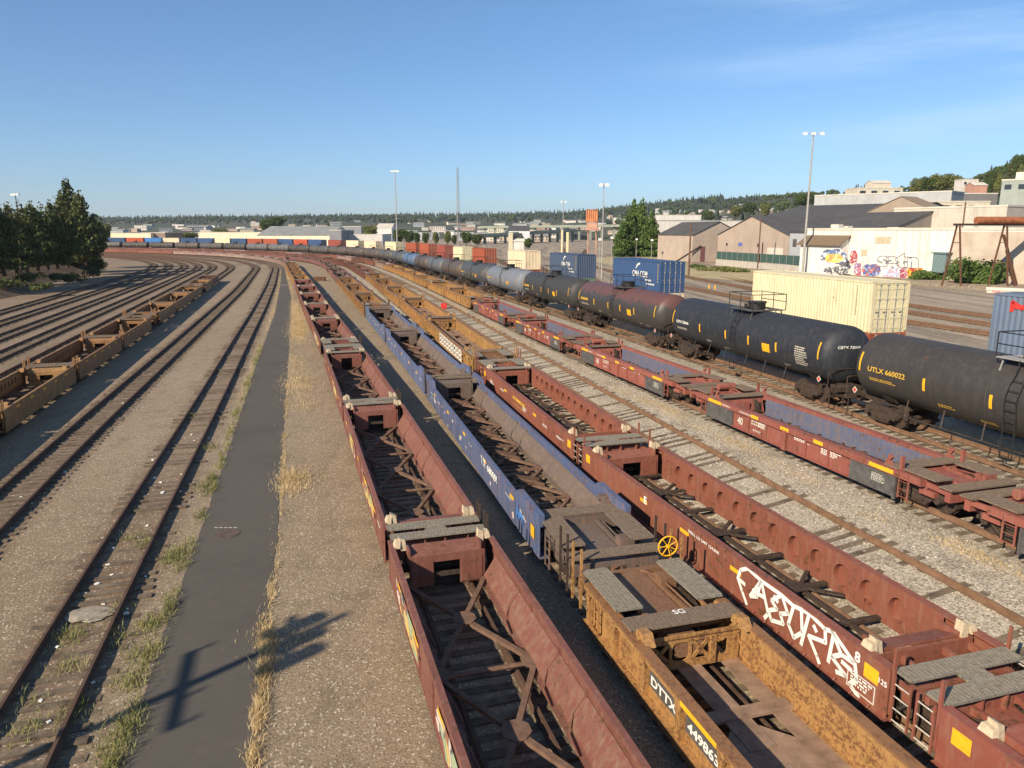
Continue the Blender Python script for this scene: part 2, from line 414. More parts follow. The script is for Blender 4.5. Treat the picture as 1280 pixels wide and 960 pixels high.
# ================================================================== SETTING: ground
def build_ground():
    ss = [-300, -120, -60, -30] + list(np.arange(-15, 60, 1.5)) + list(np.arange(60, 210, 6.)) + [230, 260, 300, 350, 420, 520, 700, 1000, 1500, 2500, 4500, 9000]
    ns = [-9000, -3000, -1200, -600, -300, -150, -100, -80] + list(np.arange(-70, -16, 3.)) + list(np.arange(-16, 32, .5)) + list(np.arange(32, 60, 3.)) + [65, 75, 90, 110, 140, 200, 300, 600, 1200, 3000, 9000]
    v = []; z = []
    for s in ss:
        for n in ns:
            X = -s * math.sin(TH) + n * math.cos(TH); Y = s * math.cos(TH) + n * math.sin(TH)
            v.append((X, Y, z0(s, n)))
            # true (s, n) past the bend, for the material zones only
            if s > S0:
                dn = n - NC; ds = s - S0; r = math.hypot(ds, dn); nn = NC + r
            else: nn = n
            grey = sm(nn, 9, 13) * (1 - sm(nn, 34, 44)); brown = (1 - sm(nn, -22, -4)) * .95
            rust = 0.
            for t in ('T8', 'T7', 'f', 'e', 'd', 'c', 'b', 'a'):
                rust = max(rust, (1 - sm(abs(nn - nofs(t, min(s, 208))), .9, 1.75)) * (.9 if t in ('T8', 'T7') else .6))
            hard = sm(nn, 36, 44)
            z.append((grey, brown, rust, hard))
    nc = len(ns); f = [(i * nc + j, i * nc + j + 1, (i + 1) * nc + j + 1, (i + 1) * nc + j) for i in range(len(ss) - 1) for j in range(nc - 1)]
    me = bpy.data.meshes.new('ground'); me.from_pydata(v, [], f); me.materials.append(M['ground'])
    ca = me.color_attributes.new('zone', 'FLOAT_COLOR', 'POINT')
    ca.data.foreach_set('color', [c for q in z for c in q])
    me.polygons.foreach_set('use_smooth', [True] * len(f)); me.update()
    o = bpy.data.objects.new('ground', me); COL.objects.link(o); tag(o, kind='structure')
build_ground()
def strip(name, lf, rf, s0, s1, ds, dz, mat, edge=None):
    mb = MB(); rnd = random.Random(3); ss = list(np.arange(s0, s1, ds)); vs = []
    K = 6
    for s in ss:
        a = lf(s) + (rnd.uniform(-1, 1) * edge if edge else 0); b = rf(s) + (rnd.uniform(-1, 1) * edge if edge else 0)
        for k in range(K + 1):
            n = a + (b - a) * k / K; X, Y = W(s, n); vs.append((X, Y, z0(s, n) + dz))
    fs = [(i * (K + 1) + k, i * (K + 1) + k + 1, (i + 1) * (K + 1) + k + 1, (i + 1) * (K + 1) + k) for i in range(len(ss) - 1) for k in range(K)]
    mb.add(vs, fs); return mb.build(name, mat)
pl = lambda s: float(np.interp(s, [5, 14, 18, 33, 60, 100, 150, 208, 330], [-3.9, -3.75, -3.68, -3.3, -2.8, -1.85, -1.55, -1.6, -1.6]))
pr = lambda s: float(np.interp(s, [5, 14, 24, 76, 124, 160, 208, 330], [-1.5, -1.3, -.9, -.2, .25, -.2, -.75, -.75]))
tag(strip('asphalt_path', pl, pr, 4, 330, .45, .012, M['asphalt'], .04), kind='structure')

# ------------------------------------------------------------------ railway tracks
def track(t, label, s0=-6, s1=560, tie=True, group='tracks of the yard', tvis=.05, jit=.06):
    root = empty('railway_track', (0, 0, 0)); tag(root, label, 'railway track', group)
    rnd = random.Random(hash_(t))
    ss = list(np.arange(s0, min(s1, S0), 3.)) + list(np.arange(S0, s1, 5.)) if s1 > S0 else list(np.arange(s0, s1, 3.))
    for sd in (-1, 1):
        mb = MB(); prof = [(-.075, .055), (.075, .055), (.075, .08), (.014, .095), (.014, .185), (.038, .19), (.038, .232), (-.038, .232), (-.038, .19), (-.014, .185), (-.014, .095), (-.075, .08)]
        vs = []
        for s in ss:
            nn = nofs(t, s) + sd * .7525
            for py, pz in prof:
                X, Y = Wt(t, s, nn + py); vs.append((X, Y, z0(s, nn) + pz))
        k = len(prof)
        fs = [(i * k + j, i * k + (j + 1) % k, (i + 1) * k + (j + 1) % k, (i + 1) * k + j) for i in range(len(ss) - 1) for j in range(k)]
        mb.add(vs, fs).build('rail', M['rail_light' if t in ('E', 'D', 'F', 'G', 'C', 'p', 'q', 'r', 'u', 'v', 'w') else 'rail'], root)
    mb = MB(); s = s0
    while s < s1:
        n = nofs(t, s) + rnd.uniform(-.07, .07); hw = 1.28 + rnd.uniform(-.05, .07); a = rnd.uniform(-.03, .03)
        p = []
        for u, vv in ((-.115, -hw), (.115, -hw), (.115, hw), (-.115, hw)):
            X, Y = Wt(t, s + u + a * vv, n + vv); p.append(Vector((X, Y, z0(s, n + vv))))
        top = (tvis + rnd.uniform(-.045, .012)) if t not in ('E', 'T8') else (rnd.uniform(-.015, .055) if t == 'E' else rnd.uniform(-.04, .05) + .03 * math.sin(s * .9))
        mb.hexa([q - Vector((0, 0, .06)) for q in p], [q + Vector((0, 0, top)) for q in p])
        s += .53 + rnd.uniform(-.03, .03)
    o = mb.build('sleepers', M['tie'], root); tag(o, kind='stuff')
    return root
def hash_(t): return sum(ord(c) * (i + 3) for i, c in enumerate(t))
track('T8', 'empty rusty track with weeds running along the edge of the dark asphalt path')
track('T7', 'empty track between the weedy track by the path and the left row of yellow wagons')
track('f', 'track under the short left row of yellow well wagons')
track('e', 'empty track immediately left of the short row of yellow well wagons')
track('d', 'empty track, second to the left of the short yellow wagon row', s1=420)
track('c', 'empty track, third to the left of the short yellow wagon row', s1=400)
track('b', 'empty track, fourth to the left of the short yellow wagon row', s1=400)
track('a', 'leftmost empty track, nearest the dark tree row', s1=400)
track('A', 'track under the brown well wagons right of the asphalt path')
track('B', 'track under the blue well wagons')
track('C', 'track under the wagons with round holes in their sides and graffiti')
track('E', 'empty track between the holed red wagons and the long low red wagon row')
track('D', 'track under the long low red wagons with yellow stripes')
track('F', 'track under the black tank wagons')
track('G', 'track under the stacked shipping containers')
track('u', 'empty track curving off behind the two blue lettered containers', 118, 450)
track('v', 'empty track just beyond the stacked containers, leading to the orange tower', 118, 470)
track('w', 'far empty track leading toward the viaduct beyond the containers', 210, 480)
track('p', 'empty track beyond the containers, nearest of the three in front of the white warehouse', 40, 380)
track('q', 'empty track beyond the containers, middle of the three in front of the white warehouse', 40, 380)
track('r', 'empty track beyond the containers, closest to the white warehouse', 40, 380)

# ================================================================== WAGONS
HW = 1.50
def wheelset(parent, x, z=.63, r=.45):
    mb = MB()
    for sd in (-1, 1):
        mb.tube((x, sd * .70, z), (x, sd * .83, z), r, 20); mb.tube((x, sd * .66, z), (x, sd * .70, z), r + .03, 20)
        mb.tube((x, sd * .83, z), (x, sd * 1.05, z), .12, 10)
    mb.tube((x, -.7, z), (x, .7, z), .09, 8)
    return mb.build('wheel_set', M['iron'], parent)
def bogie(parent, x, wb=.9, wheels=True):
    mb = MB()
    for sd in (-1, 1):
        y0, y1 = sd * .93, sd * 1.09
        prof = [(-wb - .25, .72), (-wb - .2, .92), (-wb + .25, .98), (-.45, 1.03), (.45, 1.03), (wb - .25, .98), (wb + .2, .92), (wb + .25, .72),
                (wb + .1, .60), (wb - .3, .62), (.42, .30), (-.42, .30), (-wb + .3, .62), (-wb - .1, .60)]
        mb.prism([(x + a, b) for a, b in prof], 1, y0, y1)
        for k in (-.2, 0, .2): mb.tube((x + k, sd * 1.0, .45), (x + k, sd * 1.0, .82), .075, 8)
        mb.box(x - .33, x + .33, sd * 1.085, sd * 1.13, .42, .47); mb.box(x - .33, x + .33, sd * 1.085, sd * 1.13, .80, .86)
        for k in (-wb, wb):
            mb.tube((x + k, sd * 1.08, .64), (x + k, sd * 1.19, .64), .13, 10)
            mb.box(x + k - .17, x + k + .17, sd * .9, sd * 1.12, .60, .84)
        mb.beam((x - wb + .2, sd * 1.1, .62), (x - .38, sd * 1.1, .36), .05, .08); mb.beam((x + wb - .2, sd * 1.1, .62), (x + .38, sd * 1.1, .36), .05, .08)
    mb.box(x - .2, x + .2, -1.0, 1.0, .55, .88); mb.tube((x, 0, .88), (x, 0, 1.0), .3, 12)
    mb.box(x - wb - .5, x - wb - .42, -.9, .9, .5, .62); mb.box(x + wb + .42, x + wb + .5, -.9, .9, .5, .62)
    b = mb.build('bogie', M['iron'], parent)
    if wheels:
        for k in (-wb, wb): wheelset(b, x + k)
    return b
def grating(parent, x0, x1, y0, y1, z, mat='grate', name='walkway', fine=True):
    mb = MB(); mb.box(x0, x1, y0, y0 + .03, z - .05, z); mb.box(x0, x1, y1 - .03, y1, z - .05, z)
    mb.box(x0, x0 + .03, y0, y1, z - .05, z); mb.box(x1 - .03, x1, y0, y1, z - .05, z)
    if fine:
        p = .052; k = x0 + p
        while k < x1 - .02: mb.box(k - .013, k + .013, y0, y1, z - .028, z - .004); k += p
        k = y0 + .09
        while k < y1 - .02: mb.box(x0, x1, k - .011, k + .011, z - .026, z - .001); k += .105
    else: mb.box(x0 + .03, x1 - .03, y0 + .03, y1 - .03, z - .02, z - .006)
    return mb.build(name, M[mat], parent)
def holed_plate(mb, x0, x1, z0_, z1_, y, th, holes, r, seg=18, dirn=1, oval=1.):
    """vertical web at y with real round holes and their reveals; holes = list of centre x"""
    zc = (z0_ + z1_) / 2; edges = []
    hw = min((b - a) for a, b in zip(holes[:-1], holes[1:])) / 2 * .98
    cur = x0
    for hx in holes:
        a, b = hx - hw, hx + hw
        if a > cur: mb.add([(cur, y, z0_), (a, y, z0_), (a, y, z1_), (cur, y, z1_)], [(0, 1, 2, 3)])
        ring = []; sq = []
        for i in range(seg):
            t = 2 * math.pi * i / seg; c, s_ = math.cos(t), math.sin(t)
            ring.append((hx + r * c, y, zc + r * oval * s_))
            k = min(hw / max(abs(c), 1e-6), (z1_ - zc) / max(abs(s_), 1e-6)); sq.append((hx + k * c, y, zc + k * s_))
        # corners
        pts = ring + sq; fs = [(i, (i + 1) % seg, seg + (i + 1) % seg, seg + i) for i in range(seg)]
        mb.add(pts, fs)
        for cx, cz in ((1, 1), (-1, 1), (-1, -1), (1, -1)):
            co = (hx + cx * hw, y, zc + cz * (z1_ - zc)); t = math.atan2(cz * (z1_ - zc), cx * hw) % (2 * math.pi)
            i = int(t / (2 * math.pi) * seg) % seg
            mb.add([sq[i], co, sq[(i + 1) % seg]], [(0, 1, 2)])
        mb.add(ring + [(p[0], y + dirn * th, p[2]) for p in ring], [(i, (i + 1) % seg, seg + (i + 1) % seg, seg + i) for i in range(seg)])
        cur = b
    mb.add([(cur, y, z0_), (x1, y, z0_), (x1, y, z1_), (cur, y, z1_)], [(0, 1, 2, 3)])

def side_sill(root, style, L, sx0, sx1, sd, b0, b1, det=True):
    """one side wall of a well wagon; sd +1 = left of travel (+y), -1 = right"""
    mb = MB(); Y = sd * HW
    mat = M['paint']
    if style in ('A', 'B', 'f'):
        zb, zt = .30, 1.40
        mb.box(sx0, sx1, Y, Y - sd * .025, zb, zt - .1)
        mb.box(sx0, sx1, Y + sd * .02, Y - sd * .12, zt - .10, zt)
        mb.box(sx0, sx1, Y + sd * .015, Y - sd * .30, zb - .06, zb)
        if style == 'B':      # raised stiff ends
            for a, b in ((sx0, b0 + 1.7), (b1 - 1.7, sx1)):
                mb.prism([(a, zt), (b, zt), (b - (.5 if b < 0 else 0), zt + .30), (a + (.5 if a > 0 else 0), zt + .30)], 1, Y + sd * .03, Y - sd * .16)
        if style == 'f':
            n = int((b1 - b0 - 1) / .62); hs = [b0 + .9 + i * .62 for i in range(n)]
            holed_plate(mb, b0, b1, .55, 1.28, Y - sd * .14, .1, hs, .15, 12, sd, 1.6)
        if style != 'f' and det:
            n = 9
            for i in range(n + 1):
                x = sx0 + .3 + (sx1 - sx0 - .6) * i / n; mb.box(x - .03, x + .03, Y + sd * .03, Y, zb, zt - .1)
    elif style == 'C':
        zb, zt = .30, 1.42
        mb.box(sx0, sx1, Y, Y - sd * .02, zb, zt - .02)
        mb.box(sx0, sx1, Y + sd * .02, Y - sd * .21, zt - .05, zt)
        mb.box(sx0, sx1, Y + sd * .10, Y - sd * .16, zb - .03, zb + .02)
        n = int((b1 - b0 - 1.4) / .98); hs = [(b0 + b1) / 2 + (i - (n - 1) / 2) * .98 for i in range(n)]
        holed_plate(mb, b0 + .1, b1 - .1, zb, zt - .04, Y - sd * .20, .18, hs, .285, 24, sd, 1.12)
        if det:
            x = sx0 + .4
            while x < sx1: mb.tube((x, Y + sd * .05, zb + .08), (x, Y + sd * .12, zb + .02), .02, 5); x += .5
            for x in (b0 + 2.7 + i * 3.6 for i in range(int((b1 - b0 - 3) / 3.6) + 1)): mb.box(x - .25, x + .25, Y - sd * .225, Y - sd * .205, zb, zb + .35)
    elif style == 'D':
        zb, zt = .34, 1.25
        mb.box(sx0, sx1, Y + sd * .02, Y - sd * .30, 1.02, zt)
        mb.box(b0 + .1, b1 - .1, Y - sd * .09, Y - sd * .12, zb, 1.02)
        mb.box(b0, b1, Y, Y - sd * .3, zb - .05, zb)
        n = 8; w_ = (b1 - b0) / n
        for i in range(n + 1):
            x = b0 + i * w_; mb.box(x - .045, x + .045, Y - sd * .01, Y - sd * .1, zb, 1.02)
        x = (b0 + b1) / 2
        mb.box(x - .12, x + .12, Y + sd * .05, Y - sd * .09, zb - .08, 1.05)
        for a in (x - .13, x + .07): mb.box(a, a + .05, Y + sd * .055, Y, .36, 1.1)
    elif style == 'Y':   # yellow wagon with posts
        zb, zt = .30, 1.36
        MB().box(sx0, sx1, Y + sd * .034, Y - sd * .224, zt - .05, zt + .004).build('top_chord', M['paint_rusty'], root)
        mb.box(sx0, sx1, Y + sd * .03, Y - sd * .22, zt - .14, zt - .05)
        mb.box(sx0, sx1, Y + sd * .05, Y - sd * .22, zb - .06, zb + .08)
        mb.box(sx0, sx1, Y - sd * .12, Y - sd * .15, zb, zt - .1)
        x = sx0 + .9; i = 0
        while x < sx1:
            mb.box(x - .09, x + .09, Y + sd * .02, Y - sd * .14, zb, zt - .1)
            mb.prism([(x - .13, zt - .14), (x + .13, zt - .14), (x + .09, zt - .34), (x - .09, zt - .34)], 1, Y + sd * .035, Y)
            x += 1.55
        mb.box(sx0 + .1, sx1 - .1, Y - sd * .20, Y - sd * .16, .75, .86)
    m = mat if style in ('A', 'B', 'D') else M['paint_rusty'] if style in ('Y', 'f') else mat
    return mb.build('side_sill', m, root)
def inner_liner(root, style, b0, b1, sd):
    mb = MB(); Y = sd * HW
    if style in ('A', 'B'):
        mb.add([(b0 + .1, Y - sd * .04, 1.0), (b1 - .1, Y - sd * .04, 1.0), (b1 - .1, Y - sd * .40, .42), (b0 + .1, Y - sd * .40, .42),
                (b0 + .1, Y - sd * .40, .32), (b1 - .1, Y - sd * .40, .32)], [(0, 1, 2, 3), (3, 2, 5, 4)])
        mb.box(b0 + .1, b1 - .1, Y - sd * .38, Y - sd * .52, .30, .34)
        for x in (b0 + .35, (b0 + b1) / 2 - .1, (b0 + b1) / 2 + 1.5, b1 - 2.4):
            mb.path([(x, Y - sd * .06, 1.12), (x, Y - sd * .07, .98), (x + .05, Y - sd * .3, .62), (x - .25, Y - sd * .5, .40), (x - .9, Y - sd * .55, .38)], .022, 5)
            mb.box(x - .09, x + .02, Y - sd * .02, Y - sd * .09, 1.02, 1.14)
        mat = M['liner']
    else:
        mb.box(b0 + .1, b1 - .1, Y - sd * .31, Y - sd * .335, .42, 1.12); mb.box(b0 + .1, b1 - .1, Y - sd * .31, Y - sd * .42, .36, .42)
        mat = M['liner']
    return mb.build('inner_liner', mat, root)
def floor_frame(root, style, b0, b1):
    mb = MB(); Lw = b1 - b0; z = .34
    if style in ('A', 'B'):
        n = max(2, round(Lw / (5.0 if style == 'A' else 3.4))); c = Lw / n
        for i in range(n):
            xa, xb = b0 + i * c, b0 + (i + 1) * c; xm = (xa + xb) / 2
            mb.tube((xa, -1.2, z), (xa, 1.2, z), .06, 6) if style == 'A' else mb.beam((xa, -1.2, z), (xa, 1.2, z), .16, .08)
            for a, b in ((xa + .15, -1.1), (xa + .15, 1.1), (xb - .15, -1.1), (xb - .15, 1.1)):
                mb.beam((xm, 0, z + .03), (a, b, z + .03), .13, .10)
            mb.prism([(xm - .32, -.12), (xm - .12, -.3), (xm + .12, -.3), (xm + .32, -.12), (xm + .32, .12), (xm + .12, .3), (xm - .12, .3), (xm - .32, .12)], 2, z + .07, z + .10)
            for sd in (-1, 1): mb.prism([(xa - .4, sd * 1.2), (xa + .4, sd * 1.2), (xa + .15, sd * .85), (xa - .15, sd * .85)], 2, z + .06, z + .09)
            if style == 'B':
                for q in (-.35, .35): mb.beam((xm + q, -.6, z + .05), (xm + q * .4, .5, z + .34), .07, .10); mb.beam((xm + q * .4, .5, z + .34), (xm + q * 1.4, .8, z + .05), .07, .1)
    elif style in ('C', 'D'):
        for y in (-.42, .42): mb.beam((b0, y, z), (b1, y, z), .12, .10)
        n = max(2, round(Lw / 2.0)); c = Lw / n
        for i in range(n + 1):
            x = b0 + i * c; mb.beam((x, -1.3, z + .04), (x, 1.3, z + .04), .17, .08)
            if i % 2 == 0:
                for sd in (-1, 1):
                    mb.beam((x - .75, sd * 1.25, z + .05), (x, sd * .42, z + .05), .12, .06); mb.beam((x + .75, sd * 1.25, z + .05), (x, sd * .42, z + .05), .12, .06)
                mb.prism([(x - .3, -.5), (x + .3, -.5), (x + .3, .5), (x - .3, .5)], 2, z + .085, z + .1)
    else:      # plated floor with openings
        n = max(2, round(Lw / 4.2)); c = Lw / n
        for i in range(n):
            x = b0 + i * c
            mb.prism([(x, -1.35), (x + 1.5, -1.35), (x + 1.5, 1.35), (x, 1.35)], 2, z, z + .03)
            mb.box(x + 1.5, x + c, -.3, .3, z, z + .05); mb.box(x + 1.5, x + c, -1.35, -.85, z, z + .03); mb.box(x + 1.5, x + c, .95, 1.35, z, z + .03)
            mb.box(x + 2.4, x + 2.75, -1.35, 1.35, z + .03, z + .09); mb.box(x - .1, x + .1, -1.35, 1.35, z + .03, z + .13)
            for sd in (-1, 1): mb.prism([(x + 1.5, sd * .3), (x + 2.2, sd * .3), (x + 1.5, sd * .95)], 2, z + .005, z + .035)
            mb.tube((x + .9, -.1, z + .03), (x + .9, -.1, z + .05), .16, 12)
    return mb.build('floor_frame', {'C': M['iron'], 'Y': M['floorplate'], 'A': M['brownsteel'], 'B': M['brownsteel']}.get(style, M['rust']), root)
def wagon_end(root, style, b, xe, k, kind, far=False, lead=False):
    """end structure from bulkhead x=b to wagon end x=xe; k=+1 at far end, -1 near"""
    pm = M['paint'] if style in ('A', 'B', 'C', 'D') else M['paint_rusty']
    # bulkhead
    mb = MB(); t = .03 * k
    zt = {'A': 1.2, 'B': 1.25, 'C': 1.2, 'D': 1.15, 'Y': 1.22, 'f': 1.2}[style]
    if style == 'Y':
        cells = [(-1.28, -1.02, 0), (-1.02, -.60, 1), (-.60, -.18, 2), (-.18, .24, 3), (.24, .66, 2), (.66, 1.28, 0)]
        mb.box(b, b + t, -1.3, 1.3, 1.02, zt); mb.box(b, b + t, -1.3, 1.3, .36, .56)
        mb.box(b, b + t, -1.3, -.98, .56, 1.02); mb.box(b, b + t, -.62, -.5, .56, 1.02); mb.box(b, b + t, -.06, .02, .56, 1.02); mb.box(b, b + t, .44, .52, .56, 1.02); mb.box(b, b + t, .98, 1.3, .56, 1.02)
        for y0, y1 in ((-.5, -.06), (.52, .98)):
            mb.beam((b + t / 2, y0, .56), (b + t / 2, y1, 1.02), .09, .03, (1, 0, 0)); mb.beam((b + t / 2, y0, 1.02), (b + t / 2, y1, .56), .09, .03, (1, 0, 0))
        n = 14
        for y0, y1 in ((.02, .44), (-.98, -.80)):   # rounded slot frame corners
            for cy, cz in ((y0, .56), (y1, .56), (y0, 1.02), (y1, 1.02)):
                ky = 1 if cy == y0 else -1; kz = 1 if cz == .56 else -1
                r = .13 if y0 > 0 else .06
                arc = [(cy + ky * (r - r * math.cos(a)), cz + kz * (r - r * math.sin(a))) for a in [math.pi / 2 * i / 4 for i in range(5)]]
                mb.prism([(cy, cz)] + arc, 0, b, b + t)
        mb.box(b - k * .06, b, -.66, .12 - .66 + .02, .4, 1.1); mb.box(b - k * .05, b, -1.3, 1.3, zt - .06, zt)
    elif style == 'D':
        mb.add([(b, -1.18, .38), (b, 1.18, .38), (b + k * .25, 1.18, zt), (b + k * .25, -1.18, zt), (b + t, -1.18, .38), (b + t, 1.18, .38), (b + k * .25 + t, 1.18, zt), (b + k * .25 + t, -1.18, zt)],
               [(0, 1, 2, 3), (4, 5, 6, 7), (0, 1, 5, 4), (1, 2, 6, 5), (2, 3, 7, 6), (3, 0, 4, 7)])
    else:
        for y0, y1, a, c in ((-1.16, -.42, .26, zt), (.34, 1.02, .26, zt), (-.42, .34, .98, zt)): mb.box(b, b + t, y0, y1, a, c)
        mb.box(b - k * .02, b, -1.08, -.44, .30, 1.02); mb.box(b - k * .02, b, .36, .98, .30, 1.02)
        pass
        mb.prism([(b + t, .36), (b + t, 1.1), (b + k * .5, 1.1)], 1, -1.15, -1.12); mb.prism([(b + t, .36), (b + t, 1.1), (b + k * .5, 1.1)], 1, 1.0, 1.03)
    mb.build('bulkhead', pm, root)
    # end frame
    mb = MB(); c = b + k * .55 if kind == 'art' else b + k * .7
    top = 1.36 if style != 'D' else 1.22
    if style in ('A', 'B', 'C', 'f'):   # sloping cover
        mb.hexa([(b + t, -1.0, zt - .05), (b + t, 1.0, zt - .05), (c, 1.0, top - .05), (c, -1.0, top - .05)],
                [(b + t, -1.0, zt), (b + t, 1.0, zt), (c, 1.0, top), (c, -1.0, top)])
        for sd in (-1, 1): mb.box(b + t, c, sd * 1.0, sd * 1.06, zt - .25, top + .05)
    mb.box(b + (t if style in ('Y', 'D') else k * 1.0), xe - k * .25, -.36, .36, .62, .98)                      # centre sill
    mb.box(xe - k * .45, xe - k * .25, -1.32, 1.32, .78, 1.12)            # end beam
    mb.box(c, c + k * .1, -1.32, 1.32, .9, top - .06)
    m_ = (c + xe) / 2
    for y in (-1.25, -.55, .55, 1.25): mb.beam((c, y, 1.12), (xe - k * .3, y, 1.04), .09, .16)
    if kind == 'art':
        for y in (-.9, -.2, .4): mb.prism([(xe - k * .55, .75), (xe - k * .05, .75), (xe - k * .55, 1.3)], 1, y, y + .04)
        mb.tube((xe - k * .3, -.2, .9), (xe + k * .12, 0, .8), .14, 8)
        mb.box(xe - k * .12, xe - k * .02, -1.25, 1.25, 1.05, 1.2)
    else:
        mb.box(c, xe - k * .3, -.45, .45, .98, 1.10)
        mb.box(m_ - .3, m_ + .3, -1.3, 1.3, .72, .9)
        mb.tube((m_ - k * .2, .75, 1.02), (m_ - k * .2, 1.28, 1.02), .2, 12)
        mb.box(m_ + k * .1, m_ + k * .5, -.95, -.5, 1.05, 1.35)
        for y in (-.7, .6): mb.path([(c + k * .2, y, 1.15), (m_, y + .1, 1.25), (m_ + k * .5, y - .1, 1.14), (xe - k * .3, y * .5, 1.1)], .03, 5)
        # coupler
        mb.box(xe - k * .3, xe + k * .12, -.1, .1, .72, .92); mb.box(xe + k * .1, xe + k * .38, -.17, .13, .66, .98)
        mb.path([(xe - k * .3, .35, .75), (xe, .42, .5), (xe + k * .3, .3, .45)], .035, 6)
    mb.build('end_frame', pm if style != 'Y' else M['paint_rusty'], root)
    gm = 'grate' if style in ('A', 'C') else 'grate_brown'
    if style == 'D': gm = 'grate_brown'
    fine = not far
    if kind == 'art':
        grating(root, *sorted((xe - k * .62, xe - k * .16)), -1.42, 1.42, top + .07, gm, fine=fine)
        grating(root, *sorted((xe - k * .16, xe + k * .04)), -.32, .32, top + .05, gm, fine=fine)
    else:
        grating(root, *sorted((b + k * .12, b + k * .72)), -1.42, 1.42, top + .07, gm, fine=fine)
        grating(root, *sorted((b + k * .95, xe - k * .75)), -1.42, -.72, top + .14, 'grate' if style == 'Y' else gm, fine=fine)
        grating(root, *sorted((b + k * .95, xe - k * .75)), .72, 1.42, top + .14, 'grate' if style == 'Y' else gm, fine=fine)
        if style != 'Y': grating(root, *sorted((xe - k * .62, xe - k * .12)), -1.42, 1.42, top + .02, gm, fine=fine)
    if far: return
    if style in ('A', 'C'):
        for sd in (-1, 1):
            g = MB(); x = c - k * .05
            g.hexa([(x - .11, sd * 1.13 - .09, top - .1), (x + .11, sd * 1.13 - .09, top - .1), (x + .11, sd * 1.13 + .09, top - .1), (x - .11, sd * 1.13 + .09, top - .1)],
                   [(x - .10, sd * 1.16 - .07, top + .22), (x + .10, sd * 1.16 - .07, top + .22), (x + .10, sd * 1.16 + .09, top + .30), (x - .10, sd * 1.16 + .09, top + .30)])
            g.hexa([(x - .16, sd * 1.34 - .10, top + .0), (x + .16, sd * 1.34 - .10, top + .0), (x + .16, sd * 1.34 + .08, top + .0), (x - .16, sd * 1.34 + .08, top + .0)],
                   [(x - .12, sd * 1.30 - .08, top + .2), (x + .12, sd * 1.30 - .08, top + .2), (x + .12, sd * 1.30 + .05, top + .2), (x - .12, sd * 1.30 + .05, top + .2)])
            g.build('container_guide', M['cream'], root)
    if style == 'D':
        for sd in (-1, 1):
            g = MB(); x = b + k * .25
            g.prism([(x - .22, top), (x + .22, top), (x + .1, top + .22), (x + .03, top + .42), (x - .12, top + .34), (x - .02, top + .2)], 1, sd * 1.3 - .05, sd * 1.3 + .05)
            g.box(x - .05 + k * .5, x + .05 + k * .5, sd * 1.28 - .06, sd * 1.28 + .06, top, top + .48)
            g.build('container_guide', M['paint'], root)
    if style in ('Y', 'B', 'f'):
        for sd in (-1, 1):
            g = MB(); x = b - k * .25
            g.prism([(x - .2, top - .05), (x + .35, top - .05), (x + .3, top + .16), (x, top + .2)], 1, sd * 1.22 - .12, sd * 1.22 + .12)
            g.tube((x + .1, sd * 1.22 - .18, top + .06), (x + .1, sd * 1.22 + .18, top + .06), .06, 8)
            g.build('container_guide', pm, root)
    # stanchions
    hs = .75 if kind != 'art' else .55
    for sd in ((-1, 1) if style != 'A' else (-1,)):
        for q in (((.3, .62) if style != 'C' else (.55,)) if kind == 'art' else (.2, .8)):
            if style == 'D': continue
            g = MB(); x = xe - k * q
            g.box(x - .03, x + .03, sd * 1.46 - .03, sd * 1.46 + .03, .45, top + hs)
            if style == 'A': g.path([(x + .03, sd * 1.48, top + hs), (x + .12, sd * 1.5, top + .1), (x, sd * 1.52, top - .1), (x + .1, sd * 1.52, .6)], .02, 4)
            g.build('stanchion', pm if style in ('C', 'f', 'Y') else M['iron'], root)
    # side ladder
    if style in ('C', 'D', 'B', 'Y'):
        for sd in (1, -1):
            g = MB(); xa = xe - k * ((.28 if style == 'C' else 1.05) if kind == 'art' else 1.9)
            for i in range(4): g.tube((xa - .2, sd * 1.5, .42 + i * .26), (xa + .2, sd * 1.5, .42 + i * .26), .014, 5)
            if style == 'C': g.build('ladder_rungs', M['fadedwhite'], root); g = MB()
            for q in (-.2, .2): g.box(xa + q - .02, xa + q + .02, sd * 1.5 - .02, sd * 1.5 + .02, .36, top)
            g.build('ladder', pm, root)
    # air hoses
    g = MB(); y = .45
    g.path([(xe - k * .6, y, 1.05), (xe - k * .3, y + .15, .95), (xe, y + .1, .72), (xe + k * .1, y, .7)], .035, 6)
    g.build('air_hose', M['hose'], root); g = MB()
    if style == 'C': g.path([(xe - k * .9, 1.42, .42), (xe - k * .6, 1.3, .45), (xe - k * .3, 1.0, .95), (xe - k * .05, .7, 1.08), (xe + k * .1, .3, .98), (xe + k * .2, -.1, 1.1)], .055, 8); g.build('air_hose', M['hose'], root); g = MB()
    g.path([(xe - k * .6, -y, 1.0), (xe - k * .25, -y - .2, .9), (xe + k * .05, -y, .62)], .035, 6)
    g.build('air_hose', M['hose'], root)
def brake_wheel(root, x, y, z):
    g = MB(); n = 20; r = .29
    for i in range(n):
        a, b = 2 * math.pi * i / n, 2 * math.pi * (i + 1) / n
        g.tube((x, y + r * math.cos(a), z + r * math.sin(a)), (x, y + r * math.cos(b), z + r * math.sin(b)), .022, 6)
    for i in range(7):
        a = 2 * math.pi * i / 7; g.tube((x, y, z), (x - .03, y + r * math.cos(a), z + r * math.sin(a)), .014, 5)
    g.tube((x - .05, y, z), (x + .09, y, z), .05, 8)
    g.build('brake_wheel', M['yellow'], root)
    g = MB(); g.box(x + .05, x + .16, y - .13, y + .13, z - .45, z + .1); g.tube((x + .05, y, z + .1), (x + .16, y, z + .1), .13, 12); g.build('brake_gear_box', M['black'], root)
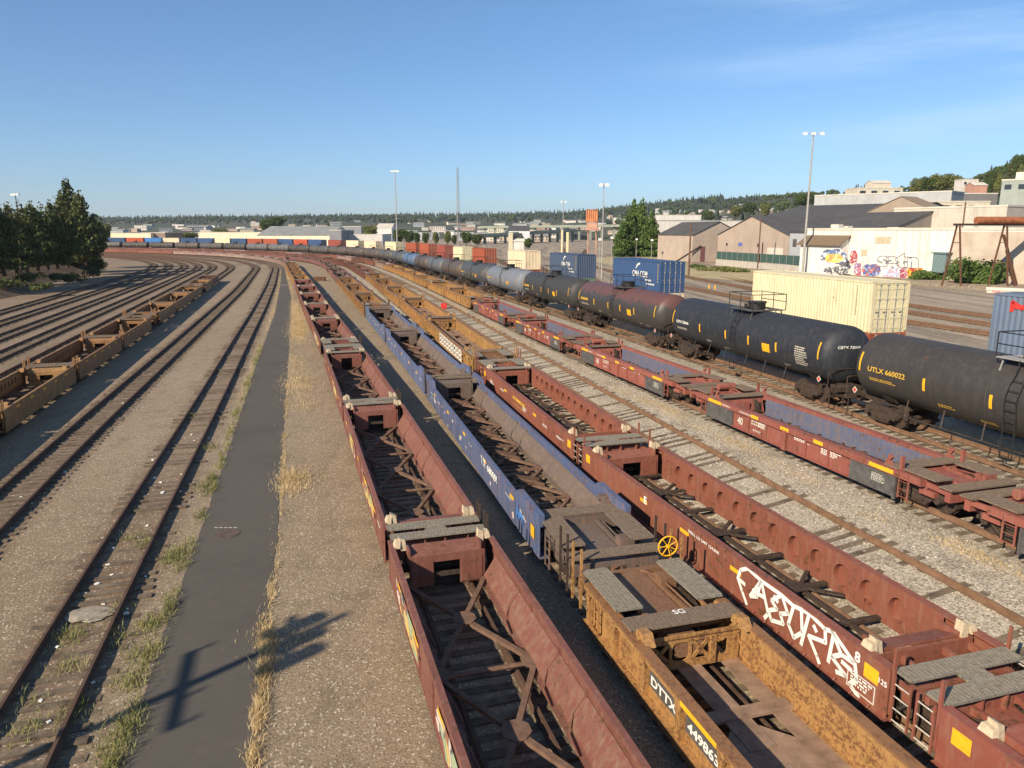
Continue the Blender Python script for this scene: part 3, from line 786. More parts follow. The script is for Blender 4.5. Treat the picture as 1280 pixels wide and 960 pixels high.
def markings(root, style, L, b0, b1, rnd, det=2):
    """reflectors and small stencils on the left face (+y) and right face"""
    Ys = HW + (.004 if style != 'D' else .024)
    if style == 'Y': Ys = HW + .034
    zc = {'A': (1.0, 1.12), 'B': (1.02, 1.16), 'C': (.98, 1.10), 'D': (1.06, 1.20), 'Y': (1.24, 1.34), 'f': (1.1, 1.22)}[style]
    for sd in (1, -1):
        n = 5
        for i in range(n):
            x = b0 + (b1 - b0) * (i + .5) / n; w_ = .26
            big = (i in (0, n - 1)) and style in ('D', 'C')
            if big: x = b0 - .1 if i == 0 else b1 + .1; w_ = .55 if style == 'D' else .20
            if big and style == 'C': x = b0 - .82 if i == 0 else b1 + .82
            dz = .10 if (big and style == 'C') else 0
            y = sd * (Ys + .03 if style == 'A' else Ys)
            MB().add([(x - w_, y, zc[0] - dz), (x + w_, y, zc[0] - dz), (x + w_, y, zc[1] + dz), (x - w_, y, zc[1] + dz)], [(0, 1, 2, 3)]).build('reflector', M['yellow'], root)
    g = MB()
    if style in ('A', 'B', 'C', 'f', 'D', 'Y'):
        yy = HW + .004 if style not in ('D', 'Y') else HW - .085 if style == 'D' else HW - .115
        if style == 'Y': return
        for x in (b1 - .6, b1 - 3.2, b0 + (b1 - b0) * .45, b0 + 3.0, b0 + .9):
            lines_on(g, (x, yy, .93 if style != 'D' else .9), (-1, 0, 0), (0, 0, 1), rnd.uniform(.6, 1.1), rnd.choice([1, 2, 4]), .035, rnd)
    g.build('lettering', M['white'], root)
def make_wagon(style, L, e0, e1, far=False, rnd=random.Random(1), lab=True):
    root = empty('well_wagon')
    x0, x1 = -L / 2, L / 2
    wl = {'art': 1.45, 'cpl': 3.9}; sl = {'art': .5, 'cpl': 2.7}
    if style == 'D': wl = {'art': 2.3, 'cpl': 3.0}; sl = {'art': 1.0, 'cpl': 1.2}
    if style == 'Y': sl = {'art': .5, 'cpl': 1.2}
    if style == 'C': wl = {'art': 1.9, 'cpl': 3.9}; sl = {'art': .6, 'cpl': 2.7}
    b0 = x0 + wl[e0]; b1 = x1 - wl[e1]; sx0 = x0 + sl[e0]; sx1 = x1 - sl[e1]
    for sd in (1, -1):
        side_sill(root, style, L, sx0, sx1, sd, b0, b1, not far)
        if style in ('A', 'B', 'D'):
            o = inner_liner(root, style, b0, b1, sd)
            o['fixed'] = 1
    floor_frame(root, style, b0, b1)
    wagon_end(root, style, b0, x0, -1, e0, far); wagon_end(root, style, b1, x1, 1, e1, far)
    if e1 == 'art': bogie(root, x1, wheels=True)
    else: bogie(root, x1 - 1.75)
    if e0 == 'cpl': bogie(root, x0 + 1.75)
    if style == 'D':
        for sd in (1, -1):
            for a, b in ((b0 - .75, b0 + 1.35), (b1 - 1.35, b1 + .75)):
                g = MB(); g.box(a, b, sd * (HW - .06), sd * (HW + .008), .30, 1.0)
                if a < 0: g.box(a - .02, a + .06, sd * (HW + .03), sd * (HW - .06), .22, 1.0)
                else: g.box(b - .06, b + .02, sd * (HW + .03), sd * (HW - .06), .22, 1.0)
                g.build('end_panel', M['grey'], root)
        g = MB(); xe = x1
        g.tube((xe - .9, -.8, 1.35), (xe - .9, .1, 1.35), .17, 12); g.build('air_tank', M['paint'], root)
    if not far and style in ('A', 'B', 'C', 'D', 'f') and lab: markings(root, style, L, b0, b1, rnd)
    root['b0'] = b0; root['b1'] = b1; root['L'] = L
    return root
def place(root, t, sa, sb):
    na, nb = nofs(t, sa), nofs(t, sb)
    A_ = Vector((*W(sa, na), z0(sa, na))); B_ = Vector((*W(sb, nb), z0(sb, nb)))
    root.location = (A_ + B_) / 2 + Vector((0, 0, .055)); d = B_ - A_
    root.rotation_euler = (0, -math.atan2(d.z, math.hypot(d.x, d.y)), math.atan2(d.y, d.x))
protos = {}
def unit(style, sa, sb, e0, e1, t, color, label, group, far=False, liner=None, fresh=False):
    L = round(sb - sa, 1); key = (style, L, e0, e1, far)
    if key in protos and not fresh: o = copy_tree(protos[key])
    else:
        o = make_wagon(style, L, e0, e1, far, random.Random(len(protos) + 5))
        if not fresh: protos[key] = o
    paint(o, color)
    for c in o.children:
        if c.name.startswith('inner_liner'): c.color = (*(liner or color), 1)
        if style == 'Y' and c.name.startswith('end_frame'): c.color = (.20, .115, .07, 1)
        if style == 'Y' and c.name.startswith('top_chord'): c.color = (color[0] * .66, color[1] * .6, color[2] * .75, 1)
        if style == 'B' and c.name.startswith(('end_frame', 'bulkhead', 'container_guide', 'ladder')): c.color = (.125, .10, .085, 1)
    place(o, t, sa, sb)
    tag(o, label, 'well wagon', group)
    return o
def shade(c, r, a=.12): k = 1 + r.uniform(-a, a); return (c[0] * k, c[1] * k * r.uniform(.94, 1.06), c[2] * k)
rr = random.Random(11)
def row(t, style_f, col_f, cuts, far_s, rowname, group, liner=None, cname=None):
    """cuts: list of (s, kind) boundaries; kind 'a' articulated, 'c' coupled"""
    made = []
    for i in range(len(cuts) - 1):
        (sa, ka), (sb, kb) = cuts[i], cuts[i + 1]
        e0 = 'art' if ka == 'a' else 'cpl'; e1 = 'art' if kb == 'a' else 'cpl'
        m = (sa + sb) / 2; st = style_f(m); co, cn = col_f(m)
        lab = '%s well wagon, %s from the camera in the row %s' % (cn, ordn(i), rowname)
        o = unit(st, sa, sb, e0, e1, t, shade(co, rr), lab, group, m > far_s, liner(m) if liner else None, fresh=(i < 1 or (t == 'B' and i == 1)))
        made.append(o)
    return made
def cutlist(fixed, pitch, end, every=5, k0=0):
    out = list(fixed); s = out[-1][0]; k = k0
    while s < end:
        s += pitch; k += 1; out.append((round(s, 1), 'c' if k % every == 0 else 'a'))
    return out
farpal = lambda m: ((.40, .30, .27), 'pale spray-painted') if int(m * 7) % 3 == 0 else ((.27, .10, .08), 'dull red') if int(m * 7) % 3 == 1 else (MAROON, 'maroon')
A_c = lambda m: (REDB, 'rusty brown') if m < 143 else (YEL, 'yellow') if m < 225 else farpal(m)
A_cuts = [(4.2, 'a'), (20.9, 'a'), (38.7, 'a'), (59.3, 'c')] + [(s, 'a') for s in (78.9, 95.3, 111.6, 127.5, 143.5)]
rowA = row('A', lambda m: 'A' if m < 143 else 'Y', A_c, cutlist(A_cuts, 16.3, 520, 5, 0), 135, 'beside the asphalt path', 'well wagons in the row beside the asphalt path')
B_c = lambda m: (YEL, 'yellow') if m < 17 else (BLUE, 'blue') if m < 89 else (YELD, 'yellow') if m < 150 else (MAROON, 'maroon')
B_cuts = [(-5.5, 'a'), (17.5, 'c'), (44.2, 'a'), (66.9, 'a'), (89.4, 'c')]
rowB = row('B', lambda m: 'Y' if (m < 17 or 89 < m < 150) else 'B', B_c, cutlist(B_cuts, 19.5, 520, 5, 0), 125, 'with the blue wagons', 'well wagons in the row with the blue ones',
           liner=lambda m: (.13, .10, .085))
C_c = lambda m: ((.25, .078, .052), 'red') if m < 46 else (YEL, 'yellow') if m < 118 else (YELD, 'ochre') if m < 165 else (MAROON, 'maroon')
C_cuts = [(-7, 'a'), (9.9, 'a'), (27.3, 'a'), (47.5, 'c'), (71.6, 'a'), (92.8, 'a')]
rowC = row('C', lambda m: 'C' if m < 46 else 'Y', C_c, cutlist(C_cuts, 21., 520, 5, 2), 125, 'with the holed red wagons', 'well wagons in the row with the round holes')
D_c = lambda m: (TREDW, 'red') if m < 84 else (YEL, 'yellow') if m < 190 else ((.40, .30, .27), 'pale spray-painted') if int(m * 7) % 3 == 0 else ((.27, .10, .08), 'dull red') if int(m * 7) % 3 == 1 else (MAROON, 'maroon')
D_cuts = [(0.2, 'c'), (16.6, 'c'), (32.8, 'c'), (49.1, 'c'), (65.3, 'c'), (83.5, 'c')]
rowD = row('D', lambda m: 'D' if m < 84 else 'Y', D_c, cutlist(D_cuts, 19., 520, 5, 3), 125, 'beside the tank wagons', 'low well wagons in the row beside the tank wagons',
           liner=lambda m: (.105, .125, .20))
f_cuts = [(27.5, 'a'), (41.5, 'a'), (55.8, 'a'), (70.2, 'a'), (86.5, 'c'), (102, 'a'), (118.5, 'a'), (134, 'c'), (149, 'a'), (164, 'c')]
rowf = row('f', lambda m: 'f', lambda m: (YELD, 'yellow') if m < 148 else (MAROON, 'maroon'), f_cuts, 100, 'near the dark trees', 'well wagons in the short row at the left')

# ------------------------------------------------------------------ one-off details on the nearest wagons
def near(root): return root
def detail_near():
    # yellow wagon with its number boards
    o = rowB[0]; b0, b1 = o['b0'], o['b1']; Yl = HW - .112; x = b1 - .4
    sx0_ = -(o['L'] / 2) + .5; pp = [sx0_ + .9 + 1.55 * i for i in range(20)]; pp = [q for q in pp if q < b1 + .4]; pa = pp[-1]
    for xa, wd, txt in ((pa - .12, 1.30, 'DTTX'), (pa - 1.55 - .12, 1.30, '449863')):
        g = MB(); g.box(xa, xa - wd, Yl, Yl + .01, .66, 1.02); g.build('number_board', M['grey'], o)
        g = MB(); text_on(g, txt, (xa - .08, Yl + .016, .73), (-1, 0, 0), (0, 0, 1), .22, wd - .18, .03); g.build('lettering', M['white'], o)
    g = MB(); g.add([(b1 - 2.3, HW + .036, 1.235), (b1 - 3.6, HW + .036, 1.235), (b1 - 3.6, HW + .036, 1.345), (b1 - 2.3, HW + .036, 1.345)], [(0, 1, 2, 3)]); g.build('reflector', M['yellow'], o)
    g = MB(); xm = (b1 + .42); text_on(g, 'SG', (xm + .1, .12, 1.436), (0, -1, 0), (1, 0, 0), .2, .3, .02); g.build('lettering', M['white'], o)
    # blue wagon with faded lettering, brake wheel at its near end
    o = rowB[1]; b0, b1 = o['b0'], o['b1']; y = HW + .006
    brake_wheel(o, -(o['b1'] - o['b0']) / 2 - 2.9, -1.35, 1.62)
    g = MB(); c = (b0 + b1) / 2
    text_on(g, 'TTX', (c - 3.6, y, .82), (-1, 0, 0), (0, 0, 1), .34, .8, .03); text_on(g, '680009', (c - 4.7, y, .82), (-1, 0, 0), (0, 0, 1), .3, 1.8, .03)
    g.build('lettering', M['white'], o)
    g = MB(); rnd = random.Random(4)
    for k in range(16):      # worn-through paint patches and old graffiti
        x = c + rnd.uniform(-10, 10); z = rnd.uniform(.4, 1.1); n = 7; r = rnd.uniform(.07, .22)
        MB().add([(x + r * rnd.uniform(.6, 1.3) * math.cos(2 * math.pi * i / n), y + .001 * k, z + .7 * r * rnd.uniform(.6, 1.3) * math.sin(2 * math.pi * i / n)) for i in range(n)], [tuple(range(n))]).build('worn_patch', M['fadedwhite'], o)
    g = MB(); xa = b0 + .8
    strokes_on(g, [[(0, 0), (.2, 1), (.45, .2), (.7, .9), (1, .1)], [(0, .5), (1, .55)]], (xa + .6, y + .02, .6), (-1, 0, 0), (0, 0, 1), .8, .5, .07)
    g.build('graffiti_tag', M['gblue'], o)
    g = MB(); g.add([(b0 - .35, y + .03, .72), (b0 - .75, y + .03, .72), (b0 - .75, y + .03, 1.12), (b0 - .35, y + .03, 1.12)], [(0, 1, 2, 3)]); g.build('reflector', M['yellow'], o)
    # red holed wagon: graffiti, number, data block
    o = rowC[1]; b0, b1 = o['b0'], o['b1']; y = HW + .008; near_x = b0
    for c in list(o.children):
        if c.name.startswith('lettering'): bpy.data.objects.remove(c)
    G = MB(); org = (near_x + 3.95, y, .38); sc = 4.55
    L1 = [[(.09, 1.0), (.02, .80), (.0, .52), (.05, .25), (.10, .0)], [(.09, 1.0), (.22, .93)], [(.0, .52), (.07, .5)],
          [(.22, .93), (.13, .30), (.19, .42), (.22, .93)], [(.22, .93), (.30, .2), (.27, .02)], [(.15, .5), (.26, .55)], [(.22, .93), (.40, .95)],
          [(.40, .95), (.32, .62), (.37, .5), (.30, .30), (.33, .1), (.43, .25), (.40, .45), (.46, .6), (.40, .95)], [(.34, .78), (.37, .70)],
          [(.40, .95), (.50, .90)], [(.50, .90), (.47, .35), (.52, .12), (.58, .40), (.56, .95)], [(.50, .9), (.62, 1.0)],
          [(.62, 1.0), (.58, .1)], [(.62, 1.0), (.74, .9), (.75, .6), (.63, .45)], [(.63, .45), (.70, .12), (.72, .0)], [(.66, .78), (.68, .70)],
          [(.78, 1.0), (.95, .62), (.86, .60), (.78, 1.0)], [(.86, .6), (.80, .38), (.90, .2), (.84, .12)], [(.95, .62), (.97, .3), (.93, .08), (.99, -.05)], [(.74, .9), (.80, 1.0), (.78, .2)],
          [(.87, .45), (.93, .42)]]
    strokes_on(G, L1, org, (-1, 0, 0), (0, 0, 1), sc, .98, .105)
    G.build('graffiti_tag', M['white'], o)
    g = MB(); text_on(g, '8', (near_x - .34, y, 1.06), (-1, 0, 0), (0, 0, 1), .24, .16, .03)
    text_on(g, '125', (near_x - 1.03, y, .98), (-1, 0, 0), (0, 0, 1), .12, .22, .02)
    text_on(g, 'WELL LD LMT 124,000', (near_x + 6.6, y, 1.12), (-1, 0, 0), (0, 0, 1), .10, 1.7, .02)
    text_on(g, 'E', (b1 - 4.1, y, .98), (-1, 0, 0), (0, 0, 1), .26, .2, .04)
    lines_on(g, (near_x - .28, y, .72), (-1, 0, 0), (0, 0, 1), .6, 4, .04, random.Random(2))
    for a, b in (((-.2, .80), (-.96, .80)), ((-.2, .42), (-.96, .42)), ((-.2, .80), (-.2, .42)), ((-.96, .80), (-.96, .42))):
        g.box(near_x + a[0] + .01, near_x + b[0] - .01, y, y + .002, a[1] - .01, b[1] + .01)
    g.build('lettering', M['white'], o)
    g = MB(); text_on(g, 'UNIT', (-(b1 - b0) / 2 - 1.35, .75, .93), (0, -1, 0), (0, 0, 1), .09, .3, .02)
    g.build('lettering', M['white'], o)
    o = rowC[2]; c = (o['b0'] + o['b1']) / 2
    g = MB(); lines_on(g, (c + 1.2, y, .96), (-1, 0, 0), (0, 0, 1), 3.4, 1, .17, random.Random(8)); lines_on(g, (c + 1.2, y, .72), (-1, 0, 0), (0, 0, 1), 2.6, 1, .03, random.Random(9))
    g.build('lettering', M['ylet'], o)
    for q, (xa, xb) in ((0, (2.5, 6.0)), (0, (-3.5, .5)), (1, (-6.0, -1.5)), (1, (1., 4.5)), (2, (-6, -2)), (3, (-5, 3))):
        o = rowA[q]; g = MB(); r_ = random.Random(q + int(xa * 10)); pts = blob((xa + xb) / 2, .82, (xb - xa) / 2, .36, 20, q + 3)
        g.add([(x, HW + .032, z) for x, z in pts], [tuple(range(20))]); g.build('graffiti_piece', M['spray_side'], o)
    # white graffiti along the yellow wagon behind the blue one
    o = rowC[3]; g = MB(); b0 = o['b0']; rnd = random.Random(6)
    for k in range(9):
        x = b0 + 10.5 - k * 1.12
        strokes_on(g, [[(0, 0), (.1, 1), (.6, 1), (.8, .7), (.5, .5), (.8, 0)], [(0, .5), (.5, .55)], [(.9, 0), (.9, 1)], [(.2, .1), (.6, .12)]], (x, HW + .045, .42), (-1, 0, 0), (0, 0, 1), .95, .78, .13)
    g.build('graffiti_tag', M['white'], o)
    # the low red wagons: "40"
    for i in (1, 2, 3):
        o = rowD[i]; b1 = o['b1']; g = MB(); w_ = (b1 - o['b0']) / 8; y = HW - .083
        text_on(g, '40', (b1 - w_ - .38, y, .5), (-1, 0, 0), (0, 0, 1), .34, .42, .04)
        lines_on(g, (b1 - 2 * w_ - .15, y, .86), (-1, 0, 0), (0, 0, 1), 1.1, 2, .07, random.Random(2)); lines_on(g, (b1 - 2 * w_ - .3, y, .52), (-1, 0, 0), (0, 0, 1), .8, 2, .03, random.Random(3))
        lines_on(g, (o['b0'] + w_ - .3, y, .58), (-1, 0, 0), (0, 0, 1), .9, 2, .035, random.Random(5)); lines_on(g, (o['b0'] + w_ - .3, y, .9), (-1, 0, 0), (0, 0, 1), .5, 1, .04, random.Random(5))
        lines_on(g, (o['b0'] + .3, HW + .012, .85), (-1, 0, 0), (0, 0, 1), .7, 7, .025, random.Random(7))
        lines_on(g, (b1 - .5, HW + .024, 1.1), (-1, 0, 0), (0, 0, 1), .9, 1, .07, random.Random(7)); lines_on(g, (b1 - 1.9, HW + .024, 1.1), (-1, 0, 0), (0, 0, 1), 1.2, 1, .06, random.Random(9))
        g.build('lettering', M['fadedwhite'], o)
def spray(name, cols, sc, th=.5):
    m = NT(name); c = m.co((1, 1, 1.2), rnd=False); v = m.n('ShaderNodeTexVoronoi'); v.inputs['Scale'].default_value = sc; v.inputs['Randomness'].default_value = 1
    n = m.n('ShaderNodeTexNoise'); n.inputs['Scale'].default_value = sc * .8; m.l(c, n.inputs['Vector'])
    ad = m.n('ShaderNodeVectorMath', operation='ADD'); m.l(c, ad.inputs[0]); m.l(n.outputs['Color'], ad.inputs[1]); m.l(ad.outputs[0], v.inputs['Vector'])
    cr = m.n('ShaderNodeValToRGB'); cr.color_ramp.interpolation = 'CONSTANT'; e = cr.color_ramp.elements
    e[0].color = (*cols[0], 1); e[1].position = 1 / len(cols); e[1].color = (*cols[1], 1)
    for i in range(2, len(cols)): q = e.new(i / len(cols)); q.color = (*cols[i], 1)
    s_ = m.n('ShaderNodeSeparateColor'); m.l(v.outputs['Color'], s_.inputs[0]); m.l(s_.outputs[0], cr.inputs[0])
    v2 = m.n('ShaderNodeTexVoronoi', feature='DISTANCE_TO_EDGE'); v2.inputs['Scale'].default_value = sc; m.l(ad.outputs[0], v2.inputs['Vector'])
    return m.out(m.mix(m.ramp(v2.outputs[0], .0, .06, 1, 0), cr.outputs[0], (.05, .05, .07)), .7)
Wt_ = (.75, .73, .68)
def blob(cx, cy, rx, ry, n, seed, p=3.2):
    r = random.Random(seed); out = []
    for i in range(n):
        a = 2 * math.pi * i / n; c, s_ = math.cos(a), math.sin(a); k = (abs(c) ** p + abs(s_) ** p) ** (-1 / p) * r.uniform(.86, 1.08); out.append((cx + rx * k * c, cy + ry * k * s_))
    return out
M['spray_side'] = spray('spray_side', [(.55, .45, .38), (.30, .12, .09), (.50, .36, .12), (.30, .36, .22), (.25, .09, .06)], 1.6)
M['gblue'] = plain('blue_spray', (.05, .22, .62), .6, 0, .1)
detail_near()

# ================================================================== TANK WAGONS
def brown_top():
    m = painted('tank_paint_browntop', None, .12, rough=.5, streak=.28, dirta=.22, dirt=(.10, .085, .07), scale=.6, spec=.4); t = m.node_tree; b = t.nodes['Principled BSDF']
    src = b.inputs['Base Color'].links[0].from_socket; tc = t.nodes.new('ShaderNodeTexCoord'); sp_ = t.nodes.new('ShaderNodeSeparateXYZ'); nz_ = t.nodes.new('ShaderNodeTexNoise'); nz_.inputs['Scale'].default_value = 1.6; nz_.inputs['Detail'].default_value = 6
    ad = t.nodes.new('ShaderNodeMath'); ad.operation = 'MULTIPLY_ADD'; ad.inputs[1].default_value = 1.5; mr_ = t.nodes.new('ShaderNodeMapRange'); mr_.inputs['From Min'].default_value = 4.0; mr_.inputs['From Max'].default_value = 4.35
    mx_ = t.nodes.new('ShaderNodeMix'); mx_.data_type = 'RGBA'; mx_.inputs[7].default_value = (.11, .052, .045, 1); L = t.links.new
    L(tc.outputs['Object'], sp_.inputs[0]); L(tc.outputs['Object'], nz_.inputs['Vector']); L(nz_.outputs[0], ad.inputs[0]); L(sp_.outputs[2], ad.inputs[2]); L(ad.outputs[0], mr_.inputs[0]); L(mr_.outputs[0], mx_.inputs[0]); L(src, mx_.inputs[6]); L(mx_.outputs[2], b.inputs['Base Color'])
    return m
M['tankbrown'] = brown_top()
def make_tank(far=False, variant=0):
    root = empty('tank_wagon'); Rr = 1.52; zc = 2.74; hl = 8.25; N = 64 if not far else 24
    mb = MB(); prof = []
    for i in range(9):
        a = math.pi / 2 * i / 8; prof.append((-hl - .72 * math.cos(a), Rr * math.sin(a)))
    seams = [-6.1, -3.6, -1.2, 1.2, 3.6, 6.1] if not far else []
    prof += [(-a, r) for a, r in reversed(prof[:9])]
    vs = []
    for x, r in prof:
        r = max(r, .01)
        vs += [(x, r * math.cos(2 * math.pi * j / N), zc + r * math.sin(2 * math.pi * j / N)) for j in range(N)]
    fs = [(i * N + j, i * N + (j + 1) % N, (i + 1) * N + (j + 1) % N, (i + 1) * N + j) for i in range(len(prof) - 1) for j in range(N)]
    mb.add(vs, fs); mb.build('tank_body', M['tankbrown' if variant == 2 else 'tankpaint'], root, smooth=True)
    if seams:
        g = MB()
        for s in seams:
            vs = [(s + dx, (Rr + .007) * math.cos(2 * math.pi * j / 64), zc + (Rr + .007) * math.sin(2 * math.pi * j / 64)) for dx in (-.022, .022) for j in range(64)]
            g.add(vs, [(j, (j + 1) % 64, 64 + (j + 1) % 64, 64 + j) for j in range(64)])
        g.build('weld_seam', M['tankpaint'], root, smooth=True)
    # manway and platform
    g = MB(); g.tube((0, 0, zc + Rr - .1), (0, 0, zc + Rr + .42), .52, 20); g.tube((0, 0, zc + Rr + .42), (0, 0, zc + Rr + .5), .58, 20)
    for y in (-.3, .3): g.tube((.75, y, zc + Rr - .05), (.75, y, zc + Rr + .3), .1, 8)
    g.build('manway', M['black'], root)
    zp = zc + Rr + .06
    g = MB()
    for sd in (-1, 1):
        g.box(-1.3, 1.3, sd * .62, sd * 1.15, zp - .04, zp)
    g.box(-1.3, -.75, -.62, .62, zp - .04, zp); g.box(.9, 1.3, -.62, .62, zp - .04, zp)
    for x in (-1.1, 1.1):
        for sd in (-1, 1): g.beam((x, sd * .95, zp), (x, sd * 1.1, zc + 1.05), .05)
    g.build('platform', M['grey'] if variant else M['galv'], root)
    g = MB(); zr = zp + .95
    pts = [(-1.3, -1.15), (1.3, -1.15), (1.3, 1.15), (-1.3, 1.15)]
    for x, y in pts + [(0, -1.15), (0, 1.15)]: g.tube((x, y, zp), (x, y, zr), .028, 6)
    for zz in (zr, zp + .5):
        for a, b in ((0, 1), (2, 3), (3, 0), (1, 2)):
            if zz != zr and a in (3, 1): continue
            g.tube((*pts[a], zz), (*pts[b], zz), .024, 6)
    g.build('railing', M['black'], root)
    for sd in (1, -1):
        g = MB()
        for x in (-.25, .25):
            p = [(x, sd * 1.15, zp)] + [(x, sd * (Rr + .12) * math.cos(a), zc + (Rr + .12) * math.sin(a)) for a in (.7, .45, .2, 0, -.25)] + [(x, sd * 1.5, .62)]
            g.path(p, .022, 5)
        for i in range(9):
            z = .7 + i * .36; dz = (z - zc) / (Rr + .12); y = (Rr + .12) * math.sqrt(max(0, 1 - dz * dz)) if z > zc - .4 else 1.6 - (1.64 - 1.5) * (zc - .4 - z) / 1.7
            y = min(y, 1.64); g.tube((-.25, sd * y, z), (.25, sd * y, z), .016, 5)
        g.box(-.28, .28, sd * 1.38, sd * 1.6, .6, .63)
        g.beam((-.25, sd * 1.5, .62), (-.6, sd * 1.3, 1.2), .03); g.beam((.25, sd * 1.5, .62), (.6, sd * 1.3, 1.2), .03)
        g.build('ladder', M['black'], root)
    # running pipe along the bottom
    for sd in (1, -1):
        g = MB(); g.tube((-5.4, sd * 1.42, .98), (5.4, sd * 1.42, .98), .026, 6)
        for x in (-5.2, -3.2, -1.2, 1.2, 3.2, 5.2): g.beam((x, sd * 1.42, .98), (x + .25, sd * 1.05, zc - 1.1), .05, .03)
        g.build('handrail', M['black'] if variant else M['iron'], root)
    for k in (-1, 1):
        g = MB(); xb = k * 6.95
        g.prism([(xb - 1.1, -.7), (xb + 1.1, -.7), (xb + .9, .7), (xb - .9, .7)], 2, 1.12, 1.2) if False else None
        g.box(xb - .9, k * 9.25, -.38, .38, .95, 1.28)
        g.prism([(-1.1, 1.75), (-.6, 1.2), (.6, 1.2), (1.1, 1.75)], 0, xb - .35, xb + .35)
        g.box(k * 8.9, k * 9.15, -1.45, 1.45, .98, 1.18)
        g.box(k * 9.2, k * 9.6, -.13, .13, .72, .98); g.box(k * 9.5, k * 9.72, -.16, .12, .66, 1.02)
        g.build('stub_sill', M['iron'], root)
        for sd in (1, -1):
            g = MB(); xe = k * 9.0
            g.path([(xe, sd * 1.45, 1.1), (xe, sd * 1.45, 2.05), (xe - k * .1, sd * 1.35, 2.1), (xe - k * .1, 0, 2.12)], .024, 5)
            for i in range(3): g.tube((xe - .2, sd * 1.45, .48 + i * .28), (xe + .2, sd * 1.45, .48 + i * .28), .018, 5)
            for q in (-.2, .2): g.box(xe + q - .02, xe + q + .02, sd * 1.45 - .02, sd * 1.45 + .02, .42, 1.1)
            g.build('end_ladder', M['iron'], root)
            if not far:
                g = MB(); cx, cz, r = k * 8.35, 1.55, .17
                g.prism([(cx - r, cz), (cx, cz - r), (cx + r, cz), (cx, cz + r)], 1, sd * 1.50, sd * 1.52); g.build('placard', M['fadedwhite'], root)
                g = MB(); r = .11; g.prism([(cx - r, cz), (cx, cz - r), (cx + r, cz), (cx, cz + r)], 1, sd * 1.52, sd * 1.524); g.build('placard_mark', M['red'], root)
        bogie(root, xb, .86)
    def wrap_at(xc, z, sd=1):      # maps (u along, v up) to the tank surface
        th0 = math.asin((z - zc) / Rr)
        def f(u, v):
            a = th0 + v / (Rr + .018); return Vector((xc - sd * u, sd * (Rr + .018) * math.cos(a), zc + (Rr + .018) * math.sin(a)))
        return f
    def patch(name, xc, z, w_, h, mat, sd=1):
        f = wrap_at(xc, z, sd); g = MB(); k = 6
        vs = [f(u * w_, h * i / k) for i in range(k + 1) for u in (0, 1)]
        g.add(vs, [(2 * i, 2 * i + 1, 2 * i + 3, 2 * i + 2) for i in range(k)]); g.build(name, mat, root)
    for sd in (1, -1):
        for x in (8.2, 4.3, 1.0, -1.6, -4.4, -8.1): patch('reflector', x, 2.55 if abs(x) > 8 else 2.35, .14 if abs(x) < 8 else .1, .55 if abs(x) < 8 else .9, M['yellow'], sd)
    if not far:
        rnd = random.Random(variant + 3)
        fl = wrap_at(7.6, 2.62); g = MB()
        name = 'UTLX 660022' if variant == 0 else 'CBTX 730046'
        if variant < 2: text_on(g, name, None or (0, 0, 0), (1, 0, 0), (0, 1, 0), (.24 if variant == 0 else .2), (2.3 if variant == 0 else 1.8), .02, wrap=fl)
        else:
            lines_on(g, (0, 0, 0), (1, 0, 0), (0, 1, 0), 2.2, 1, .22, rnd); g.v = [tuple(fl(v[0], v[1])) for v in g.v]
        mat = M['white'] if variant == 1 else M['ylet']
        g.build('lettering', mat, root)
        g = MB()
        for (xc, z, w_, rows, lh) in ((7.5, 2.3, 2.0, 2, .05), (3.6, 1.9, .9, 2, .06), (1.6, 1.7, .9, 2, .05), (-4.9, 1.75, .7, 2, .05), (-6.2, 2.9, 1.1, 9, .07) if variant == 1 else (-5.8, 1.7, 1.2, 3, .05)):
            q = MB(); lines_on(q, (0, 0, 0), (1, 0, 0), (0, 1, 0), w_, rows, lh, rnd); f = wrap_at(xc, z); g.add([f(v[0], v[1]) for v in q.v], q.f)
        g.build('lettering', M['fadedwhite'] if variant else M['ylet'], root)
        if variant >= 1: patch('placard', -3.1, 2.2, .75, .5, M['yellow'])
        if variant == 1:
            g = MB(); z = 3.15
            for k, s_ in ((-1, -1),):
                xe = -hl - .45; text_on(g, 'CBTX 730046', (xe, .9, z), (0, -1, 0), (0, 0, 1), .15, 1.3, .02)
            g.v = [(x - .28 * (1 - abs(y) / 1.6), y, zz) for x, y, zz in g.v]; g.build('lettering', M['white'], root)
    return root
tank_cols = [((.046, .041, .038), 'dark grey'), ((.022, .026, .034), 'blue-black'), ((.046, .042, .040), 'brown-topped'), ((.040, .040, .040), 'charcoal'),
             ((.17, .185, .215), 'pale grey'), ((.065, .07, .078), 'dark grey'), ((.085, .068, .06), 'brown-stained'), ((.10, .11, .125), 'grey'),
             ((.085, .07, .066), 'brown'), ((.09, .15, .26), 'blue'), ((.08, .088, .10), 'grey')]
tp = {}; s = 10.6; i = 0
while s < 545:
    if i < len(tank_cols): co, cn = tank_cols[i]
    else: co, cn = rr.choice([((.085, .082, .08), 'dark grey'), ((.06, .058, .055), 'black'), ((.09, .075, .068), 'brown'), ((.12, .12, .125), 'grey')] + ([((.06, .10, .2), 'blue')] if i % 7 == 3 else []))
    key = (min(i, 3), s > 110)
    if key not in tp: tp[key] = o = make_tank(s > 110, key[0])
    else: o = copy_tree(tp[key])
    for c in o.children:
        if c.name.startswith(('tank_body', 'weld_seam')): c.color = (*(co if c.name[0] == 't' else tuple(v * 1.35 for v in co)), 1)
    place(o, 'F', s, s + 19.2)
    tag(o, '%s tank wagon, %s from the camera in the long black train' % (cn, ordn(i)), 'tank wagon', 'tank wagons in the long black train')
    s += 19.4; i += 1

